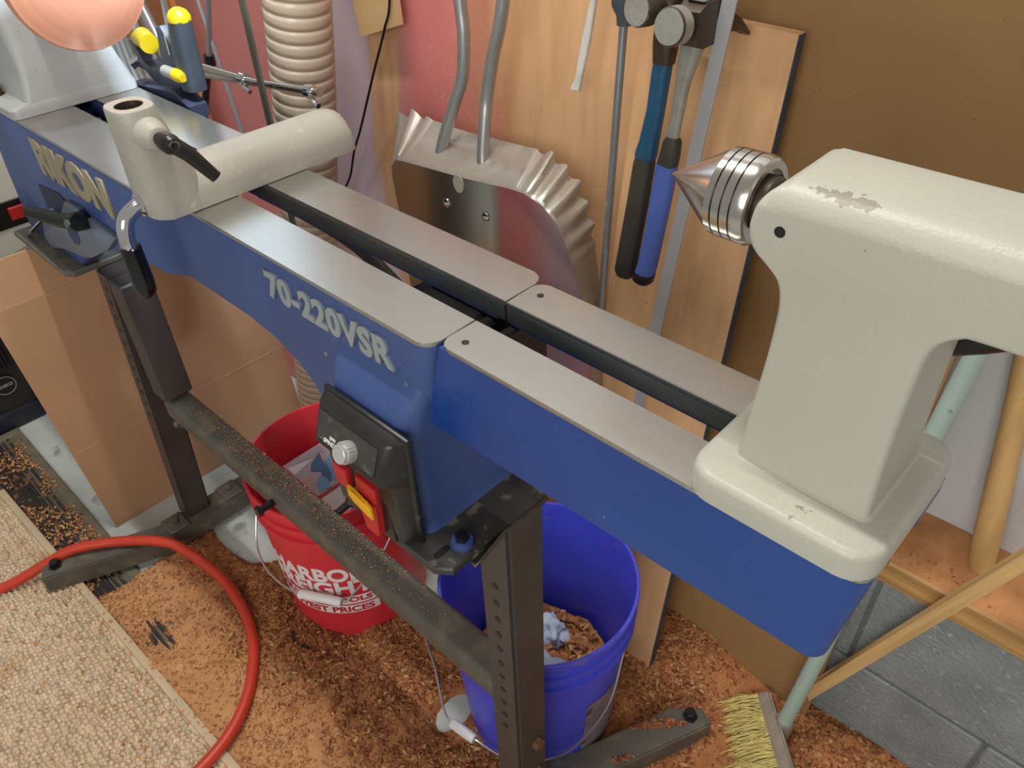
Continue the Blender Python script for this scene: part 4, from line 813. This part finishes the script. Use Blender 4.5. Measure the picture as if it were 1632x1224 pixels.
# ------------------------------------------------------------------ clutter behind the headstock
cl = thing('bar_clamp', 'dark grey and yellow pistol grip clamp behind the headstock', 'clamp', (-.80, .20, .03))
hnd([(-.752, .202, .012), (-.750, .202, .035), (-.747, .202, .075), (-.740, .202, .105), (-.7385, .202, .112)], [.021, .0215, .0205, .018, .016], [.016, .0165, .016, .015, .014], greyP, 'handle', cl)
bm = NB(); lathe(bm, [(0, .0165), (.006, .0165), (.013, .0125), (.017, .006), (.018, 0)], (-.7385, .202, .110), (.08, 0, 1), 24); fin(bm, 'yellow_cap', yellow, cl)
bm = NB(); prism(bm, [(-.915, .060), (-.898, .063), (-.880, .030), (-.862, .024), (-.832, .030), (-.806, .050), (-.800, .095), (-.785, .098), (-.752, .060), (-.752, .020), (-.780, .010), (-.815, .000), (-.862, .004), (-.895, .020)], 'y', .190, .212, .003, 2); fin(bm, 'jaw_body', greyP, cl)
bm = NB(); tubep(bm, [(-.935, .215, .038), (-.905, .205, .058), (-.87, .197, .068), (-.832, .188, .066)], [.009, .013, .0145, .0140], 16); fin(bm, 'yellow_grip', yellow, cl)
bm = NB(); tubep(bm, [(-.93, .20, .018), (-.895, .197, .032)], [.012, .009], 8); fin(bm, 'screw', chrome, cl)
bm = NB(); tubep(bm, [(-.792, .183, .036), (-.757, .183, .036)], .0085, 14); fin(bm, 'pad_shaft', mat('grey_pad', '#8d8b86', .5), cl)
bm = NB(); tubep(bm, [(-.760, .183, .036), (-.745, .183, .0355), (-.7375, .183, .035)], [.0095, .0095, .006], 14); fin(bm, 'yellow_pad', yellow, cl)
bm = NB(); prism(bm, [(-.800, .088), (-.790, .130), (-.782, .130), (-.786, .088)], 'y', .205, .212, .001, 1); fin(bm, 'steel_bar', chrome, cl)
bm = NB(); prism(bm, [(-.768, .062), (-.7665, .062), (-.7645, .090), (-.7660, .090)], 'y', .1852, .1856); fin(bm, 'handle_print', whiteP, cl); 
bm = NB(); prism(bm, [(-.935, -.034), (-.775, -.017), (-.735, -.026), (-.735, -.006), (-.78, .010), (-.935, -.008)], 'y', .178, .208, .002, 1); box(bm, (-.835, .180, -.06), (-.800, .20, -.01), .003, 1)
tag(fin(bm, 'tool_bracket', mat('navy_bracket', '#30374a', .5, var=.15)), 'dark blue bracket fixed along the back of the bed under the clamp', 'bracket')
rods = thing('twin_rods', 'two parallel bright steel rods with collars beyond the bed', 'rod', (-.85, .35, -.03))
for p0, p1, f in (((-1.00, .30, -.013), (-.737, .30, -.003), .80), ((-1.00, .30, -.031), (-.568, .30, .017), .93)):
    p0, p1 = Vector(p0), Vector(p1); bm = NB(); tubep(bm, [p0, p1], .0062, 14); fin(bm, 'rod', turned, rods)
    q = p0.lerp(p1, f); bm = NB(); lathe(bm, [(0, .009), (.001, .0105), (.013, .0105), (.014, .009)], q, p1 - p0, 18); tubep(bm, [q + Vector((.006, -.004, -.008)), q + Vector((.03, -.006, -.014))], .004, 8); fin(bm, 'collar', chrome, rods)
bm = NB(); A = [(-.713, .285, .17), (-.698, .285, .17), (-.693, .280, -.42), (-.706, .280, -.42)]
loft(bm, [A, [(x, y + .004, z) for x, y, z in A]]); tag(fin(bm, 'flat_iron_bar', mat('olive_steel', '#5b5a4e', .5, .5, var=.2)), 'dark flat iron bar hanging left of the dust hose', 'bar')
bm = NB(); tubep(bm, [(-.93, .47, .12), (-.985, .47, -.05), (-1.03, .47, -.24)], .0042, 10); tag(fin(bm, 'thin_rod', tubeG), 'thin upright grey rod left of the dust hose', 'rod')
tri = thing('folding_easel', 'thin grey metal folding legs crossing in front of the tan board', 'stand', (-1.1, .44, -.1))
for a, b_, r_ in (((-1.150, .43, .12), (-1.06, .42, -.28), .0045), ((-1.06, .43, .12), (-1.135, .42, -.068), .0055)):
    bm = NB(); tubep(bm, [a, b_], r_, 10); fin(bm, 'leg', tubeG, tri)
for a, b_ in (((-1.135, .42, -.06), (-1.28, .41, -.30)), ((-1.25, .42, -.15), (-1.29, .41, -.26))):
    bm = NB(); tubep(bm, [a, b_], .0075, 10); fin(bm, 'rubber_leg', black, tri)
bm = NB(); lathe(bm, [(0, .011), (.02, .011)], (-1.135, .42, -.075), (.1, 0, 1), 12); fin(bm, 'joint', black, tri)
bm = NB(); tubep(bm, [(-1.43, .42, .10), (-1.345, .42, -.06), (-1.30, .42, -.16)], .013, 16); tag(fin(bm, 'grey_pipe', tubeG), 'slanting grey pipe behind the yellow clamp grip', 'pipe')
ct = thing('coiled_tubing', 'loops of pale tubing hanging behind the headstock', 'tubing', (-1.45, .40, -.05))
for k in range(4):
    bm = NB(); n_ = 40; pts = [(-1.47 + (.045 + .012 * k) * math.cos(a), .42 - .008 * k, -.05 + (.14 + .02 * k) * math.sin(a)) for a in np.linspace(0, 2 * PI, n_)]
    tubep(bm, pts, .006, 8); fin(bm, 'loop', clearm, ct)
bm = NB(); A = [(-1.46, .46, -.3), (-1.30, .46, -.3), (-1.36, .47, .12), (-1.52, .47, .12)]
loft(bm, [A, [(x, y + .012, z) for x, y, z in A]]); tag(fin(bm, 'orange_board', mat('orange_wood', '#b9723a', .6, var=.12, vs=9)), 'orange wooden board behind the slanting grey pipe', 'board')
bm = NB(); tubep(bm, spline([(-.62, .20, -.115), (-.52, .22, -.135), (-.44, .235, -.16), (-.36, .24, -.20), (-.30, .245, -.235), (-.22, .25, -.30), (-.18, .25, -.42)], 6), [.010] * 37, 10); tag(fin(bm, 'power_cable', black), 'thick black power cable sagging behind the bed gap', 'cable')
# left background
fan = thing('blower_fan', 'black ribbed blower fan with round badge at the left edge', 'fan', (-1.68, -.25, FZ))
bm = NB(); prism(bm, [(-1.80, FZ), (-1.565, FZ), (-1.575, -.875), (-1.59, -.50), (-1.80, -.48)], 'y', -.42, -.075, .012, 2); fin(bm, 'body', blackP, fan)
for k in range(16):
    y = -.09 - .009 * k; bm = NB(); box(bm, (-1.592, y - .0022, -.755), (-1.570, y + .0022, -.52)); fin(bm, 'grille_slat', black, fan)
bm = NB(); lathe(bm, [(0, .025), (.004, .025), (.004, .0235), (.0045, .0235), (.0045, 0)], (-1.572, -.127, -.797), (1, 0, .03), 32); bd = fin(bm, 'badge', black, fan)
bm = NB(); lathe(bm, [(.0043, .0252), (.0052, .0252), (.0052, .0232), (.0043, .0232)], (-1.572, -.127, -.797), (1, 0, .03), 32, cap=False); fin(bm, 'badge_ring', wire, bd)
me = text_mesh('LASKO', .0115, .0003, .0004); place_text(me, (-1.5668, -.127, -.797), (0, 1, 0), (0, 0, 1)); link('badge_print', me, wire, bd)
bm = NB(); box(bm, (-1.80, -.42, FZ + .0005), (-1.558, -.075, -.872), .006, 2); fin(bm, 'base', mat('navy_black', '#20222c', .4, var=.1), fan)
cab = thing('storage_cabinet', 'white storage cabinet with red and black band seen past the bed end', 'cabinet', (-1.9, .1, FZ))
bm = NB(); box(bm, (-2.2, -.08, FZ + .0005), (-1.70, .34, -.20), .006, 1); fin(bm, 'body', mat('warm_white_plastic', '#c9cbbf', .5, var=.05), cab)
bm = NB(); box(bm, (-1.6995, -.08, -.480), (-1.694, .34, -.415), .001, 1); fin(bm, 'black_band', black, cab)
bm = NB(); box(bm, (-1.695, .075, -.462), (-1.686, .17, -.430), .002, 1); fin(bm, 'red_handle', redsw, cab)
bm = NB(); tubep(bm, [(-1.62, -.02, -.545), (-1.58, .10, -.500)], .022, 18); box(bm, (-1.64, -.05, -.60), (-1.58, .0, -.54)); tag(fin(bm, 'grey_roll', mat('roll_grey', '#7a746a', .8, var=.1)), 'grey brown rolled bundle in front of the white cabinet', 'roll')
# ------------------------------------------------------------------ right side: broom, stick, dowel
br = thing('push_broom', 'push broom with pale teal metal handle and straw bristles at lower right', 'broom', (.27, .41, FZ))
bm = NB(); tubep(bm, [(.2745, .421, -.862), (.3045, .500, -.25), (.3235, .541, .10)], .0118, 22); fin(bm, 'handle', teal, br)
bm = NB(); lathe(bm, [(0, .0165), (.030, .0150), (.032, .0145), (.034, .0135)], (.2732, .4175, -.888), (.030, .079, .612), 20); fin(bm, 'ferrule', oldsteel, br)
a = Vector((.229, .449, -.880)); b_ = Vector((.350, .328, -.880)); d = (b_ - a).normalized(); up = Vector((0, 0, 1)); nn = Vector((-d.y, d.x, 0))
if nn.x > 0: nn = -nn
bd_ = (nn * .88 - up * .36).normalized(); wd_ = bd_.cross(d).normalized()
bm = NB(); loft(bm, [[p + bd_ * t + wd_ * w for t, w in ((-.011, -.024), (.011, -.027), (.011, .027), (-.011, .024))] for p in (a, b_)])
bmesh.ops.bevel(bm, geom=bm.edges[:], offset=.004, segments=2, affect='EDGES'); fin(bm, 'head_block', greywood, br)
V = []; F = []
for k in range(3200):
    t = random.random(); p = a.lerp(b_, t) + bd_ * .010 + wd_ * random.uniform(-.021, .021); out = bd_ * (.055 + random.gauss(0, .009)) + d * random.gauss(0, .008) + wd_ * random.gauss(0, .008)
    m_ = p + out * .55 + up * .003; e_ = p + out - up * random.uniform(0, .012); e_.z = max(e_.z, FZ + .012); w_ = d * .0007; i = len(V)
    V += [p - w_, p + w_, m_ - w_ + up * .0006, m_ + w_, e_ - w_ * .5, e_ + w_ * .5]; F += [(i, i + 1, i + 3, i + 2), (i + 2, i + 3, i + 5, i + 4)]
stuff('bristles', np.array([v[:] for v in V]), np.array(F), bristle, br, smooth=False)
bm = NB(); loft(bm, [[(.280 + dx, .452 + dy, -.800 + dz) for dx, dy, dz in ((0, 0, 0), (.012, 0, -.017), (.012, .02, -.017), (0, .02, 0))], [(.565 + dx, .470 + dy, .035 + dz) for dx, dy, dz in ((0, 0, 0), (.012, 0, -.017), (.012, .02, -.017), (0, .02, 0))]])
tag(fin(bm, 'pine_stick', pine), 'square pine stick slanting up across the grey blocks', 'stick')
bm = NB(); prm = [(0, .0150), (.06, .0165), (.14, .0160), (.24, .0145), (.34, .0150), (.44, .0155)]
lathe(bm, prm, (.408, .563, -.4865), Vector((-.150, .045, .85)), 28); tag(fin(bm, 'wooden_handle', dowelm), 'round turned wooden handle standing on the ledge by the white wall', 'handle')
bpy.context.view_layer.update()
